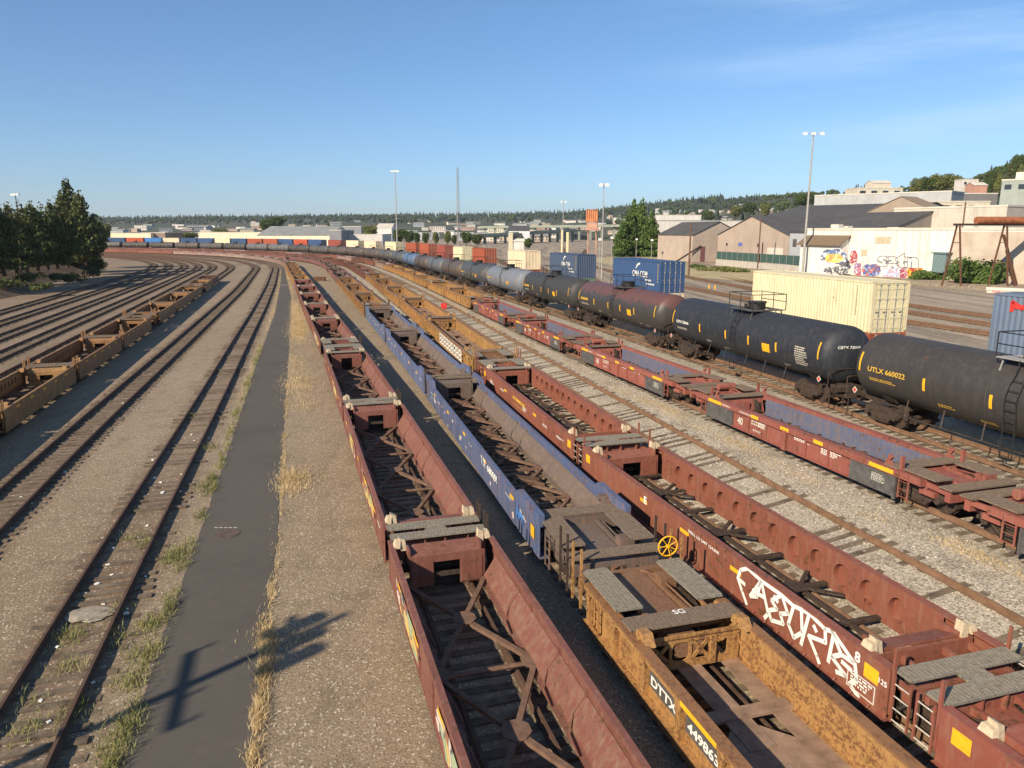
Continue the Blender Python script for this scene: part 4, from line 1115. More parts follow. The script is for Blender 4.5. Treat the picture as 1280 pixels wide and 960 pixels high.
# ================================================================== CONTAINERS
CW, CL, CH = 2.44, 12.19, 2.89
def make_container(L=CL, door=-1, kind='plain', corr=.278):
    root = empty('shipping_container'); h = CH
    mb = MB(); n = int((L - .3) / corr); p = (L - .3) / n
    for sd in (1, -1):
        xs = []
        for i in range(n):
            a = -L / 2 + .15 + i * p; xs += [(a, 0), (a + p * .27, 0), (a + p * .5, .036), (a + p * .77, .036)]
        xs.append((L / 2 - .15, 0))
        vs = [(x, sd * (CW / 2 - .012 - d), z) for x, d in xs for z in (.15, h - .1)]
        mb.add(vs, [(2 * i, 2 * i + 2, 2 * i + 3, 2 * i + 1) for i in range(len(xs) - 1)])
        mb.box(-L / 2 + .1, L / 2 - .1, sd * (CW / 2), sd * (CW / 2 - .06), 0.02, .16); mb.box(-L / 2 + .1, L / 2 - .1, sd * (CW / 2), sd * (CW / 2 - .06), h - .11, h - .01)
        for k in (-1, 1): mb.box(k * L / 2, k * (L / 2 - .16), sd * CW / 2, sd * (CW / 2 - .16), 0, h)
    mb.box(-L / 2 + .1, L / 2 - .1, -CW / 2 + .06, CW / 2 - .06, h - .05, h - .03)
    e = -door   # plain corrugated end
    ys = []; m = 9; q = (CW - .32) / m
    for i in range(m):
        a = -CW / 2 + .16 + i * q; ys += [(a, 0), (a + q * .3, 0), (a + q * .5, .045), (a + q * .8, .045)]
    ys.append((CW / 2 - .16, 0))
    for ee in ((e,) if door else (1, -1)):
        mb.add([(ee * (L / 2 - .02 - d), y, z) for y, d in ys for z in (.1, h - .1)], [(2 * i, 2 * i + 2, 2 * i + 3, 2 * i + 1) for i in range(len(ys) - 1)])
    for ee in (1, -1):
        mb.box(ee * L / 2, ee * (L / 2 - .1), -CW / 2 + .1, CW / 2 - .1, .0, .13); mb.box(ee * L / 2, ee * (L / 2 - .1), -CW / 2 + .1, CW / 2 - .1, h - .12, h)
    mb.build('body', M['paint_clean'], root)
    if door:
        x = door * (L / 2 - .03)
        for sd in (1, -1):
            g = MB(); y0, y1 = (.01, CW / 2 - .17) if sd > 0 else (-CW / 2 + .17, -.01)
            g.box(x, x - door * .04, y0, y1, .14, h - .13)
            for z in (.3, .85, 1.4, 1.95, 2.5): g.box(x, x + door * .022, y0 + .04, y1 - .04, z - .07, z + .07)
            d = g.build('door', M['paint_clean'], root)
            for y in (y0 + .27, y1 - .27):
                r = MB(); r.tube((x + door * .05, y, .05), (x + door * .05, y, h - .05), .02, 6)
                for z in (.15, 1.0, 1.9, h - .16): r.box(x, x + door * .07, y - .05, y + .05, z - .04, z + .04)
                r.box(x + door * .05, x + door * .08, y - .02, y + .22, 1.18, 1.23)
                r.build('lock_rod', M['doorrod'], d)
    for a in (-1, 1):
        for b in (-1, 1):
            for z in (0, h - .12):
                g = MB(); g.box(a * L / 2 + a * .005, a * (L / 2 - .18), b * CW / 2 + b * .005, b * (CW / 2 - .165), z - .003, z + .123); g.build('corner_casting', M['paint_rusty'], root)
    if kind == 'cma':
        y = CW / 2 + .004
        g = MB(); text_on(g, 'CMA CGM', (.6, y, 1.25), (-1, 0, 0), (0, 0, 1), .60, 3.7, .02)
        pts = [(0, 0), (.12, .28), (.34, .52), (.68, .66), (1.0, .66), (1.0, .5), (.68, .46), (.36, .26), (.06, -.02)]
        g.add([(-.2 - p_[0] * 1.1, y, 2.0 + p_[1] * .9) for p_ in pts], [(0, 1, 7, 8), (1, 2, 6, 7), (2, 3, 5, 6), (3, 4, 5)])
        lines_on(g, (-2.6, y, .95), (-1, 0, 0), (0, 0, 1), 2.2, 1, .16, random.Random(1)); lines_on(g, (-2.9, y, .62), (-1, 0, 0), (0, 0, 1), 1.9, 1, .14, random.Random(2))
        g.build('lettering', M['white'], root)
        g = MB()
        for k in range(7): g.box(-L / 2 + .5, -L / 2 + .62, y, y + .002, 2.5 - k * .26, 2.66 - k * .26)
        g.box(L / 2 - .25, L / 2 - .4, y, y + .002, .4, .7); g.build('lettering', M['ylet'], root)
    if kind == 'tall_text':
        g = MB(); y = CW / 2 + .004
        for k in range(13): g.box(-L / 2 + 1.25, -L / 2 + 1.31, y, y + .002, 2.5 - k * .13, 2.58 - k * .13)
        g.build('lettering', M['grey'], root)
    if kind == 'sg':
        y = CW / 2 + .004; g = MB()
        text_on(g, 'HMM', (L / 2 - 1.0, y, 2.12), (-1, 0, 0), (0, 0, 1), .42, 1.0, .09) if False else strokes_on(g, [[(0, 0), (0, 1), (.5, .4), (1, 1), (1, 0)], [(0, .5), (1, .5)]], (L / 2 - .95, y, 2.15), (-1, 0, 0), (0, 0, 1), .9, .38, .2)
        g.build('lettering', M['red'], root)
        g = MB(); text_on(g, 'sealand'[:2], (L / 2 - 2.0, y, 2.15), (-1, 0, 0), (0, 0, 1), .36, .8, .05); g.build('lettering', M['white'], root)
    return root
M['doorrod'] = plain('door_rods', (.42, .40, .34), .5, .3, .2)
CREAM = (.68, .58, .38); CBLUE = (.028, .075, .175); CRED = (.33, .075, .035); CMAR = (.27, .06, .045); CSKY = (.04, .19, .45)
def projx(p):
    dz = p[2] - H; d = p[1] * math.cos(PT) - dz * math.sin(PT); return 640 + F * p[0] / d
def s_at_x(x, lo):
    s = lo
    while s < 560:
        n = nofs('G', s) - 1.22; X, Y = W(s, n)
        if projx((X, Y, z0(s, n) + 6.2)) <= x: return s
        s += .2
    return s
clist = [(14.2, (.12, .16, .235), 'faded blue', 'sg', 1), (33.9, CREAM, 'cream', 'tall_text', -1), (61.7, (.032, .085, .20), 'blue', 'cma', -1), (86.1, (.055, .085, .155), 'faded blue', 'cma', 1), (111.7, CREAM, 'cream', 'plain', 1)]
lo = 126
for x, c, nm in ((605.8, CRED, 'orange-red'), (578, CREAM, 'cream'), (556, CMAR, 'maroon'), (536, CRED, 'orange-red'), (520, CRED, 'red'), (495, CREAM, 'cream'), (470, CREAM, 'cream'), (448, CREAM, 'cream'),
                 (426, CMAR, 'dark red'), (402, CBLUE, 'blue'), (385, (.42, .07, .03), 'bright red'), (370, CBLUE, 'blue'), (353, CRED, 'red'), (338, CRED, 'red'), (320, CBLUE, 'blue'), (306, CREAM, 'cream'),
                 (291, CBLUE, 'blue'), (277, CBLUE, 'blue'), (263, CREAM, 'cream'), (243, CSKY, 'bright blue'), (223, (.42, .08, .03), 'bright red'), (209, CBLUE, 'blue'), (196, CRED, 'red'), (184, CBLUE, 'blue'),
                 (170, (.35, .38, .34), 'grey-green'), (154, CREAM, 'cream'), (142, CBLUE, 'blue')):
    s = max(s_at_x(x, lo), lo); clist.append((s, c, nm, 'plain', -1)); lo = s + 12.9
cp = {}; wp = None
for i, (s, c, nm, kind, door) in enumerate(clist):
    for lev in (0, 1):
        k2 = (kind if lev else 'plain', door)
        if k2 not in cp: cp[k2] = o = make_container(kind=k2[0], door=door)
        else: o = copy_tree(cp[k2])
        col = c if lev else rr.choice([CRED, CMAR, CREAM, CBLUE, (.12, .2, .13)])
        if not lev and i == 1: col = CRED
        if not lev and i == 2: col = CREAM
        paint(o, shade(col, rr, .06)); place(o, 'G', s, s + CL); o.location.z += .46 + lev * (CH + .012)
        tag(o, '%s shipping container, %s of the %s from the camera' % (nm if lev else {CRED: 'orange-red', CMAR: 'maroon', CREAM: 'cream', CBLUE: 'blue'}.get(col, 'green'), ordn(i), 'upper layer' if lev else 'lower layer'), 'container', 'shipping containers stacked two high')
    if wp is None: wp = o2 = make_wagon('D', 14.6, 'cpl', 'cpl', True)
    else: o2 = copy_tree(wp)
    paint(o2, MAROON); place(o2, 'G', s + CL / 2 - 7.3, s + CL / 2 + 7.3)
    tag(o2, 'maroon well wagon, %s from the camera under the stacked containers' % ordn(i), 'well wagon', 'wagons carrying the containers')

# ================================================================== TREES
def leaf_crown(mb, blobs, n, size, rnd, up=.35):
    vs = mb.v; fs = mb.f
    tot = sum(b[3] * b[4] * b[5] for b in blobs)
    for (cx, cy, cz, rx, ry, rz) in blobs:
        k = int(n * rx * ry * rz / tot)
        for _ in range(k):
            while True:
                x, y, z = rnd.uniform(-1, 1), rnd.uniform(-1, 1), rnd.uniform(-1, 1); d = x * x + y * y + z * z
                if d < 1: break
            f = (.62 + .42 * rnd.random()) / max(math.sqrt(d), .05) if rnd.random() < .75 else 1
            x, y, z = x * f, y * f, z * f
            p = Vector((cx + x * rx, cy + y * ry, cz + z * rz)); s = size * rnd.uniform(.5, 1.25)
            a = Vector((rnd.uniform(-1, 1), rnd.uniform(-1, 1), rnd.uniform(-1, 1))).normalized()
            nrm = (Vector((x, y, z)) + a * .8).normalized(); t = nrm.cross(a).normalized(); b = nrm.cross(t)
            o = len(vs); vs += [tuple(p + t * s), tuple(p + b * s * .6 + nrm * s * .15), tuple(p - t * s), tuple(p - b * s * .6 - nrm * s * .1)]
            fs.append((o, o + 1, o + 2, o + 3)); mb.m.append(mb.mi)
def make_tree(name, kind, h, w_, n, size, mat, seed, trunk_h=.2, trunk=True):
    rnd = random.Random(seed); root = empty(name)
    if trunk:
        t = MB(); r = h * .022 + .08; p = Vector((0, 0, -.2)); pts = [p.copy()]
        for i in range(5): p = p + Vector((rnd.uniform(-.1, .1), rnd.uniform(-.1, .1), h * .17)); pts.append(p.copy())
        for i in range(5): t.tube(pts[i], pts[i + 1], r * (1 - i * .17), 8, r * (1 - (i + 1) * .17))
        for i in range(7):
            a = rnd.uniform(0, 6.28); z = h * rnd.uniform(trunk_h, .7); t.tube((0, 0, z), (math.cos(a) * w_ * .33, math.sin(a) * w_ * .33, z + h * .12), r * .35, 5, r * .1)
        t.build('trunk', M['bark'], root)
    bl = []
    if kind == 'cone':
        for i in range(26):
            f = i / 25; z = h * (trunk_h + (1 - trunk_h) * f); ww = w_ / 2 * (1 - f) ** .75 * (1 if f > .08 else .7) + .15
            a = rnd.uniform(0, 6.28); k = ww * .45
            bl.append((math.cos(a) * k, math.sin(a) * k, z - h * .02, ww * rnd.uniform(.55, .8), ww * rnd.uniform(.55, .8), h * .055 + .2))
            a += 2.4; bl.append((math.cos(a) * k, math.sin(a) * k, z - h * .04, ww * .6, ww * .6, h * .05 + .2))
    elif kind == 'col':
        for i in range(22):
            f = rnd.random(); z = h * (trunk_h + (.93 - trunk_h) * f); ww = w_ / 2 * math.sin(math.pi * min(1, .22 + .78 * f)) ** .6 + .1
            a = rnd.uniform(0, 6.28); k = ww * rnd.uniform(.1, .6)
            bl.append((math.cos(a) * k, math.sin(a) * k, z, ww * .55, ww * .55, h * .1))
        bl.append((0, 0, h * .93, w_ * .08, w_ * .08, h * .09))
    else:
        for i in range(15):
            a = rnd.uniform(0, 6.28); e = rnd.uniform(-.3, 1.0); k = w_ * .28 * rnd.uniform(.5, 1.1)
            bl.append((math.cos(a) * k, math.sin(a) * k, h * (.60 + .22 * e), w_ * rnd.uniform(.16, .26), w_ * rnd.uniform(.16, .26), h * rnd.uniform(.10, .18)))
        bl.append((0, 0, h * .55, w_ * .33, w_ * .33, h * .25))
    c = MB(); leaf_crown(c, bl, n, size, rnd); me = None
    m_ = M[mat]
    mesh = bpy.data.meshes.new('crown'); mesh.from_pydata(c.v, [], c.f); mesh.materials.append(m_); mesh.update()
    o = bpy.data.objects.new('crown', mesh); COL.objects.link(o); o.parent = root
    return root
# embankment under the dark trees at the left
def embankment():
    mb = MB(); base = [(-150, 60), (-92, 92), (-76, 104), (-80, 122), (-92, 150), (-100, 172), (-108, 200), (-126, 214)]
    vs = []; cols = 9
    for i, (x, y) in enumerate(base):
        for k in range(cols):
            t = k / (cols - 1); off = 26 * t; zz = 3.1 * sm(t, 0, .32) + .25 * math.sin(i * 2.1 + k * 1.7) * (t > .05)
            if i == len(base) - 1: zz *= .1
            vs.append((x - off * .93, y - off * .36 + 3 * 0, zz - .05))
    fs = [(i * cols + k, i * cols + k + 1, (i + 1) * cols + k + 1, (i + 1) * cols + k) for i in range(len(base) - 1) for k in range(cols - 1)]
    m = NT('bank_soil'); c = m.co(world=True); n1 = m.noise(c, .5, 6, .7); n2 = m.noise(c, 3, 5, .7)
    b = m.mix(m.ramp(n1, .35, .65), (.060, .040, .026), (.17, .12, .075)); b = m.mix(m.ramp(n2, .5, .7, 0, .6), b, (.05, .05, .02)); m.bump(n2, .15)
    M['bank'] = m.out(b, .95)
    tag(mb.add(vs, fs).build('embankment_ground', M['bank'], smooth=True), kind='structure')
embankment()
tA = [make_tree('evergreen_tree', 'col', 13, 7.5, 5200, .36, 'leafdark', 1, .16), make_tree('evergreen_tree', 'cone', 13, 9.5, 6500, .34, 'leafdark', 2, .14)]
row_px = [(4, 203, 132, 12.5, 0), (20, 250, 139, 11.5, 1), (-14, 244, 128, 13, 1), (33, 262, 143, 11.5, 0), (47, 0, 150, 12, 1), (60, 0, 154, 11.5, 0), (72, 0, 158, 12.5, 1), (-34, 0, 124, 13.5, 0), (84, 0, 163, 13.5, 0), (108, 0, 176, 15, 1), (-58, 0, 120, 14, 1)]
names = ['the trunk gap nearest the bank wall', ]
def put(o, loc, sc=1., rz=0.): o.location = loc; o.scale = (sc, sc, sc); o.rotation_euler = (0, 0, rz); return o
for i, (x, _, Yd, hh, ty) in enumerate(row_px):
    o = tA[ty] if i < 2 and ty == i else copy_tree(tA[ty])
    p = atY(x, 333, Yd); put(o, (p.x, p.y, 2.6), hh / 13., i * 1.3); o.scale.z *= 1.14
    tag(o, 'dark evergreen tree, %s from the near end of the row on the bank' % ordn([8, 2, 3, 4, 5, 6, 7, 1, 8, 9, 0][i] if i else 2), 'tree', 'dark trees on the bank')
for i, o in enumerate([]): pass
big = make_tree('evergreen_tree', 'cone', 21.5, 10.8, 15000, .38, 'leafdark', 9, .06); p = atY(94, 333, 186); put(big, (p.x, p.y, 2))
tag(big, 'tallest dark evergreen tree rising above the others on the bank', 'tree', 'dark trees on the bank')
lt = make_tree('broadleaf_tree', 'broad', 16, 12, 4500, .42, 'leaf', 10, .2); p = atY(112, 330, 205); put(lt, (p.x, p.y, 0), 1.0)
tag(lt, 'olive green leafy tree at the far end of the dark row on the bank', 'tree')
lt2 = make_tree('evergreen_tree', 'col', 13, 9, 4000, .4, 'leafdark', 12, .05); p = atY(118, 332, 190); put(lt2, (p.x, p.y, .5), .75)
tag(lt2, 'low dark bushy tree closing the right end of the row on the bank', 'tree', 'dark trees on the bank')
def shrub(name, loc, w_, h, n, size, mat, seed, label, cat='bush', group=None):
    rnd = random.Random(seed); c = MB(); bl = []
    for i in range(max(4, int(w_ * 1.5))):
        a = rnd.uniform(0, 6.28); k = w_ * .32 * rnd.random() ** .5
        bl.append((math.cos(a) * k, math.sin(a) * k, h * rnd.uniform(.25, .6), w_ * rnd.uniform(.18, .3), w_ * rnd.uniform(.18, .3), h * rnd.uniform(.25, .4)))
    leaf_crown(c, bl, n, size, rnd); mesh = bpy.data.meshes.new(name); mesh.from_pydata(c.v, [], c.f); mesh.materials.append(M[mat]); mesh.update()
    o = bpy.data.objects.new(name, mesh); COL.objects.link(o); o.location = loc; tag(o, label, cat, group); return o
for i, (x, y, w_, h) in enumerate([(8, 360, 6, 1.6), (38, 352, 5, 2.2), (70, 350, 4, 1.6), (92, 352, 4.5, 1.8), (118, 345, 4, 2.4), (50, 362, 4, 1.1)]):
    p = ground(x, y, 1.2); shrub('shrub', p, w_, h, 700, .22, 'leafdark', 40 + i, '%s dark shrub from the left on the bank below the evergreen trees' % ordn(i), 'shrub', 'shrubs on the bank')
# conifer clump beside the grey-beige building
for i, (x, yt, Yd, wd) in enumerate([(785, 259, 300, 11.5), (791, 246, 305, 11), (801, 245, 303, 11), (813, 260, 298, 12), (777, 272, 296, 9)]):
    p = atY(x, 313, Yd); top = atY(x, yt, Yd); hh = top.z
    if i == 0: gt = make_tree('conifer_tree', 'cone', 15, 9, 6500, .42, 'conileaf', 21, .03); o = gt
    else: o = copy_tree(gt)
    o.scale = (wd / 9, wd / 9, hh / 15); o.location = (p.x, p.y, 0); o.rotation_euler = (0, 0, i * 1.7)
    tag(o, '%s green conifer in the dense clump beside the beige building' % ['second shortest left', 'twin-topped left central', 'twin-topped right central', 'broad right-hand', 'shortest leftmost'][i], 'tree', 'conifers beside the beige building')
for i, (x, y, w_, h, mat, lab) in enumerate([(808, 305, 6, 3.6, 'leafred', 'reddish brown bush in front of the conifer clump'), (802, 318, 8, 2.4, 'leaflight', 'bright green bush behind the blue container'), (825, 312, 9, 2.4, 'leaflight', 'light green bush along the foot of the beige wall'), (838, 318, 7, 2.2, 'leaf', 'green bush by the doorway of the beige building'),
                                             (900, 340, 12, 1.5, 'leaflight', 'wide low green bush on the verge before the green fence'), (872, 336, 6, 1.3, 'leaf', 'low green bush at the left end of the verge'), (921, 342, 8, 1.4, 'leaflight', 'low green bush on the verge behind the cream container')]):
    p = ground(x, y, .3); shrub('bush', p, w_, h, 1400, .26, mat, 60 + i, lab)
for i, (x, y, w_, h, lab) in enumerate([(1229, 360, 9.5, 5.4, 'large round green bramble bush under the rusty gantry'), (1244, 361, 5, 3.6, 'right flank of brambles beside the large bush under the rusty gantry'), (1172, 354, 7, 2.6, 'smaller bramble bush at the graffiti wall left of the gantry legs')]):
    p = ground(x, y, .3); shrub('bramble_bush', p + Vector((0, 3, 0)), w_, h, 5200 if i == 0 else 2400, .30, 'conileaf', 80 + i, lab)


# ================================================================== HILLS AND TOWN
RDG = [(-900, 277), (-400, 277), (100, 277), (300, 274.5), (480, 273), (640, 271.5), (740, 268), (800, 262), (860, 257), (930, 252), (1000, 248), (1060, 244), (1110, 242), (1165, 239), (1210, 233), (1240, 221), (1280, 203), (1500, 150), (2200, 110)]
RDD = [(-900, 2700), (700, 2700), (800, 2200), (900, 1700), (1000, 1300), (1100, 900), (1200, 620), (1280, 480), (2200, 400)]
FDD = [(-900, 900), (700, 900), (800, 650), (900, 430), (1000, 310), (1100, 250), (1280, 215), (2200, 200)]
ip = lambda T, u: float(np.interp(u, [q[0] for q in T], [q[1] for q in T]))
def uof(X, Y): return 640 + F * X / (max(Y, 1) * math.cos(PT))
def hillz(X, Y):
    u = uof(X, Y); rd, fd = ip(RDD, u), ip(FDD, u); zr = H + (288.2 - ip(RDG, u)) / F * rd * 1.01
    t = (Y - fd) / (rd - fd)
    if t <= 0: return -.3
    if t > 1: return zr - (Y - rd) * .02
    bump = 1 + .06 * math.sin(u * .05 + t * 9) * t * (1 - t) * 4
    return zr * (t ** 1.08) * bump - .3
def hills():
    us = list(range(-900, 0, 60)) + list(range(0, 1320, 14)) + list(range(1330, 2200, 60)); ts = [0] + [i / 34 * 1.25 for i in range(0, 35)]
    vs = []
    for u in us:
        rd, fd = ip(RDD, u), ip(FDD, u)
        for k, t in enumerate(ts):
            Y = fd + (rd - fd) * t; X = (u - 640) / F * Y * math.cos(PT)
            vs.append((X, Y, hillz(X, Y) if k else -2))
    nc = len(ts); fs = [(i * nc + j, (i + 1) * nc + j, (i + 1) * nc + j + 1, i * nc + j + 1) for i in range(len(us) - 1) for j in range(nc - 1)]
    me = bpy.data.meshes.new('hills'); me.from_pydata(vs, [], fs); me.materials.append(M['hill']); me.polygons.foreach_set('use_smooth', [True] * len(fs)); me.update()
    tag(link_(me, 'hills'), kind='structure')
def link_(me, name):
    o = bpy.data.objects.new(name, me); COL.objects.link(o); return o
hills()
def onhill(x, y):
    r = ray(x, y); Y = 150.
    while Y < 3200:
        t = Y / r.y; p = Vector((r.x * t, Y, H + r.z * t))
        if p.z <= max(hillz(p.x, p.y), 0): return Vector((p.x, p.y, max(hillz(p.x, p.y), 0)))
        Y += 6
    return None
def forest():
    rnd = random.Random(5); mb = MB(); n = 0
    while n < 4600:
        u = rnd.uniform(-150, 1330); t = 1 - abs(rnd.gauss(0, .42))
        if rnd.random() < .42: t = rnd.uniform(.93, 1.06)
        if t < (.5 if u < 760 else .12) or t > 1.1: continue
        if u > 1000 and rnd.random() < .72: continue
        rd, fd = ip(RDD, u), ip(FDD, u); Y = fd + (rd - fd) * t; X = (u - 640) / F * Y * math.cos(PT); z = hillz(X, Y)
        if math.sin(u * .11 + 3) * math.sin(t * 13 + u * .03) > .55 and t < .9: continue
        n += 1; con = rnd.random() < (.42 if u < 950 else .15)
        h = rnd.uniform(9, 20) * (1 if u < 900 else .62 if u < 1100 else .45) * (1.15 if con else .8); w_ = h * (rnd.uniform(.16, .24) if con else rnd.uniform(.42, .6))
        mb.mi = 0 if con else rnd.choice([0, 1, 1, 2] if u < 950 else [1, 2, 2, 2])
        k = 5
        if con:
            for a, b, c in ((.08, .62, 1.), (.34, .84, .72), (.6, 1.0, .45)):
                ph = rnd.uniform(0, 6)
                vs = [(X + w_ * c * rnd.uniform(.75, 1.2) * math.cos(ph + 6.283 * i / k), Y + w_ * c * rnd.uniform(.75, 1.2) * math.sin(ph + 6.283 * i / k), z + h * a * rnd.uniform(.9, 1.1)) for i in range(k)] + [(X, Y, z + h * b)]
                mb.add(vs, [(i, (i + 1) % k, k) for i in range(k)])
        else:
            for q in range(4):
                cx, cy, cz = X + rnd.uniform(-.5, .5) * w_, Y + rnd.uniform(-.5, .5) * w_, z + h * rnd.uniform(.35, .75); r = w_ * rnd.uniform(.5, .75)
                vs = [(cx, cy, cz + r * rnd.uniform(.6, .9))] + [(cx + r * rnd.uniform(.8, 1.1) * math.cos(1.257 * i), cy + r * rnd.uniform(.8, 1.1) * math.sin(1.257 * i), cz + rnd.uniform(-.2, .3) * r) for i in range(5)] + [(cx, cy, cz - r)]
                mb.add(vs, [(0, i + 1, (i + 1) % 5 + 1) for i in range(5)] + [(6, (i + 1) % 5 + 1, i + 1) for i in range(5)])
    me = bpy.data.meshes.new('forest'); me.from_pydata(mb.v, [], mb.f)
    for k in ('forest', 'farleaf', 'leaf'): me.materials.append(M[k])
    me.polygons.foreach_set('material_index', mb.m); me.update()
    tag(link_(me, 'forest'), kind='stuff')
forest()
# -------- buildings
def box_building(name, label, A, B, depth, z0_, z1, roof='flat', col=(.6, .57, .5), cat='building', rh=3, rmat='roof', wins=None, group=None, over=.3):
    """A,B = front wall ends in plan as seen left/right; depth away from the camera"""
    A = Vector((A[0], A[1], 0)); B = Vector((B[0], B[1], 0)); d = (B - A); L = d.length; d.normalize(); nrm = Vector((-d.y, d.x, 0))
    root = empty(name, (A.x, A.y, z0_), math.atan2(d.y, d.x)); tag(root, label, cat, group)
    h = z1 - z0_; w_ = MB(); w_.box(0, L, 0, depth, -.5, h)
    if roof == 'gx': w_.prism([(0, h), (depth, h), (depth / 2, h + rh)], 0, 0.02, L - .02)
    if roof == 'gy': w_.prism([(0, h), (L, h), (L / 2, h + rh)], 1, 0.02, depth - .02)
    w_.build('wall', M['wall'], root, color=col)
    r = MB(); o = over; t = .18
    if roof == 'flat':
        r.box(-.1, L + .1, -.1, depth + .1, h + .004, h + .12); r.box(-.12, L + .12, -.12, .15, h - .1, h + .35); r.box(-.12, .15, .15, depth, h - .1, h + .35); r.box(L - .15, L + .12, .15, depth, h - .1, h + .35)
    elif roof == 'gx':
        for s_, y0, y1 in ((0, -o, depth / 2), (1, depth + o, depth / 2)):
            zz = h - rh * o / (depth / 2)
            r.hexa([(-o, y0, zz + .02), (L + o, y0, zz + .02), (L + o, y1, h + rh + .02), (-o, y1, h + rh + .02)], [(-o, y0, zz + t), (L + o, y0, zz + t), (L + o, y1, h + rh + t), (-o, y1, h + rh + t)])
    else:
        for x0, x1 in ((-o, L / 2), (L + o, L / 2)):
            zz = h - rh * o / (L / 2)
            r.hexa([(x0, -o, zz + .02), (x0, depth + o, zz + .02), (x1, depth + o, h + rh + .02), (x1, -o, h + rh + .02)], [(x0, -o, zz + t), (x0, depth + o, zz + t), (x1, depth + o, h + rh + t), (x1, -o, h + rh + t)])
    r.build('roof', M[rmat], root)
    if wins:
        for (x0, x1, za, zb) in wins:
            g = MB(); g.box(x0 * L, x1 * L, -.06, .02, za, zb); g.build('window', M['glass'], root)
    return root
def pw(x, Y): p = atY(x, 300, Y); return (p.x, p.y)
# white warehouse
WA = ground(1005, 343); WB = ground(1330, 366)
WH = box_building('warehouse', 'long white painted warehouse with graffiti along its trackside wall', (WA.x, WA.y), (WB.x, WB.y), 26, 0, 10.5, 'flat', (.72, .68, .62), 'warehouse', rmat='pale')
wd = Vector((WB.x - WA.x, WB.y - WA.y, 0)).normalized(); wn = Vector((-wd.y, wd.x, 0)); inv = Matrix.Rotation(-math.atan2(wd.y, wd.x), 3, 'Z')
def wallpt(x, y, off=.03):    # photo pixel -> local point on the trackside wall
    r = ray(x, y); o = Vector((0, 0, H)); den = r.dot(wn); t = (Vector((WA.x, WA.y, 0)) - wn * off - o).dot(wn) / den; p = o + r * t - Vector((WA.x, WA.y, 0))
    q = inv @ p; return Vector((q.x, -off, q.z))
def wall_poly(name, pts, mat, off=.03, parent=None):
    g = MB(); v = [wallpt(x, y, off) for x, y in pts]; g.add(v, [tuple(range(len(v)))]); return g.build(name, mat, parent or WH)
GF = [('graffiti_piece', (1042, 321, 17, 9.5), [(.12, .2, .38), (.55, .60, .68), (.72, .72, .70), (.10, .12, .2)], .9, 1), ('graffiti_piece', (1043, 323, 12, 5.5), [(.80, .62, .12), (.85, .72, .25), (.75, .35, .12)], .7, 2),
      ('graffiti_piece', (1046, 338, 16, 5), [(.06, .06, .07), (.30, .30, .30), (.65, .63, .6), (.10, .1, .1)], 1.6, 3), ('graffiti_piece', (1067, 322, 5, 9), [(.35, .06, .08), (.6, .5, .5), (.5, .12, .10)], 1.6, 4),
      ('graffiti_piece', (1072, 337, 4.5, 9), [(.45, .10, .12), (.7, .55, .5), (.28, .2, .4)], 1.6, 5), ('graffiti_piece', (1089, 338, 11.5, 8), [(.10, .12, .30), (.55, .12, .06), (.35, .4, .55), (.18, .2, .35)], 1.3, 6),
      ('graffiti_piece', (1114, 341, 11, 7), [(.42, .48, .66), (.6, .62, .72), (.55, .35, .42)], 1.3, 7), ('graffiti_piece', (1129, 342, 4.5, 8), [(.35, .06, .1), (.2, .1, .2), (.6, .4, .4)], 1.6, 8), ('graffiti_piece', (1144, 341, 11, 6.5), [(.70, .20, .02), (.80, .42, .05), (.45, .06, .02)], 1.2, 9)]
for i, (nm, (cx, cy, rx, ry), cols, sc, sd) in enumerate(GF):
    wall_poly(nm, blob(cx, cy, rx, ry, 22, sd), spray('spray_%d' % i, cols, sc * 1.5), (2.53 if i < 3 else .03) + .004 * i)
M['outline'] = plain('spray_outline', (.16, .16, .19), .7, 0, .1)
g = MB(); p0 = wallpt(1096, 333); p1 = wallpt(1148, 333); p2 = wallpt(1120, 315)
vs, fs, wdt = text_raw('satn', .09); hh = (p2.z - p0.z) * .95
from collections import Counter
ec = Counter()
for f in fs:
    for a, b in zip(f, f[1:] + f[:1]): ec[tuple(sorted((a, b)))] += 1
for (a, b), k in ec.items():
    if k == 1:
        A_, B_ = [Vector((p0.x + vs[q][0] / wdt * (p1.x - p0.x), -.08, p0.z + vs[q][1] * hh)) for q in (a, b)]
        g.beam(A_, B_, .11, .02, (0, 1, 0))
g.build('graffiti_tag', M['outline'], WH)
M['board'] = plain('boarded_opening', (.45, .38, .27), .8)
for (x0, x1, ya, yb) in ((1094, 1114, 296, 304.5), (1076, 1084, 312, 320)):
    a = wallpt(x0, yb, .02); b = wallpt(x1, ya, .02); g = MB(); g.box(a.x, b.x, -.05, .02, a.z, b.z); g.build('window', M['board'], WH)
a = wallpt(1171, 340); b = wallpt(1190, 317); g = MB(); g.box(a.x, b.x, -1.6, -.02, a.z, b.z); g.box(a.x - .3, b.x + .3, -1.9, -.02, b.z, b.z + .25); M['greenbox'] = plain('green_steel', (.14, .20, .20), .6); g.build('vent_housing', M['greenbox'], WH)
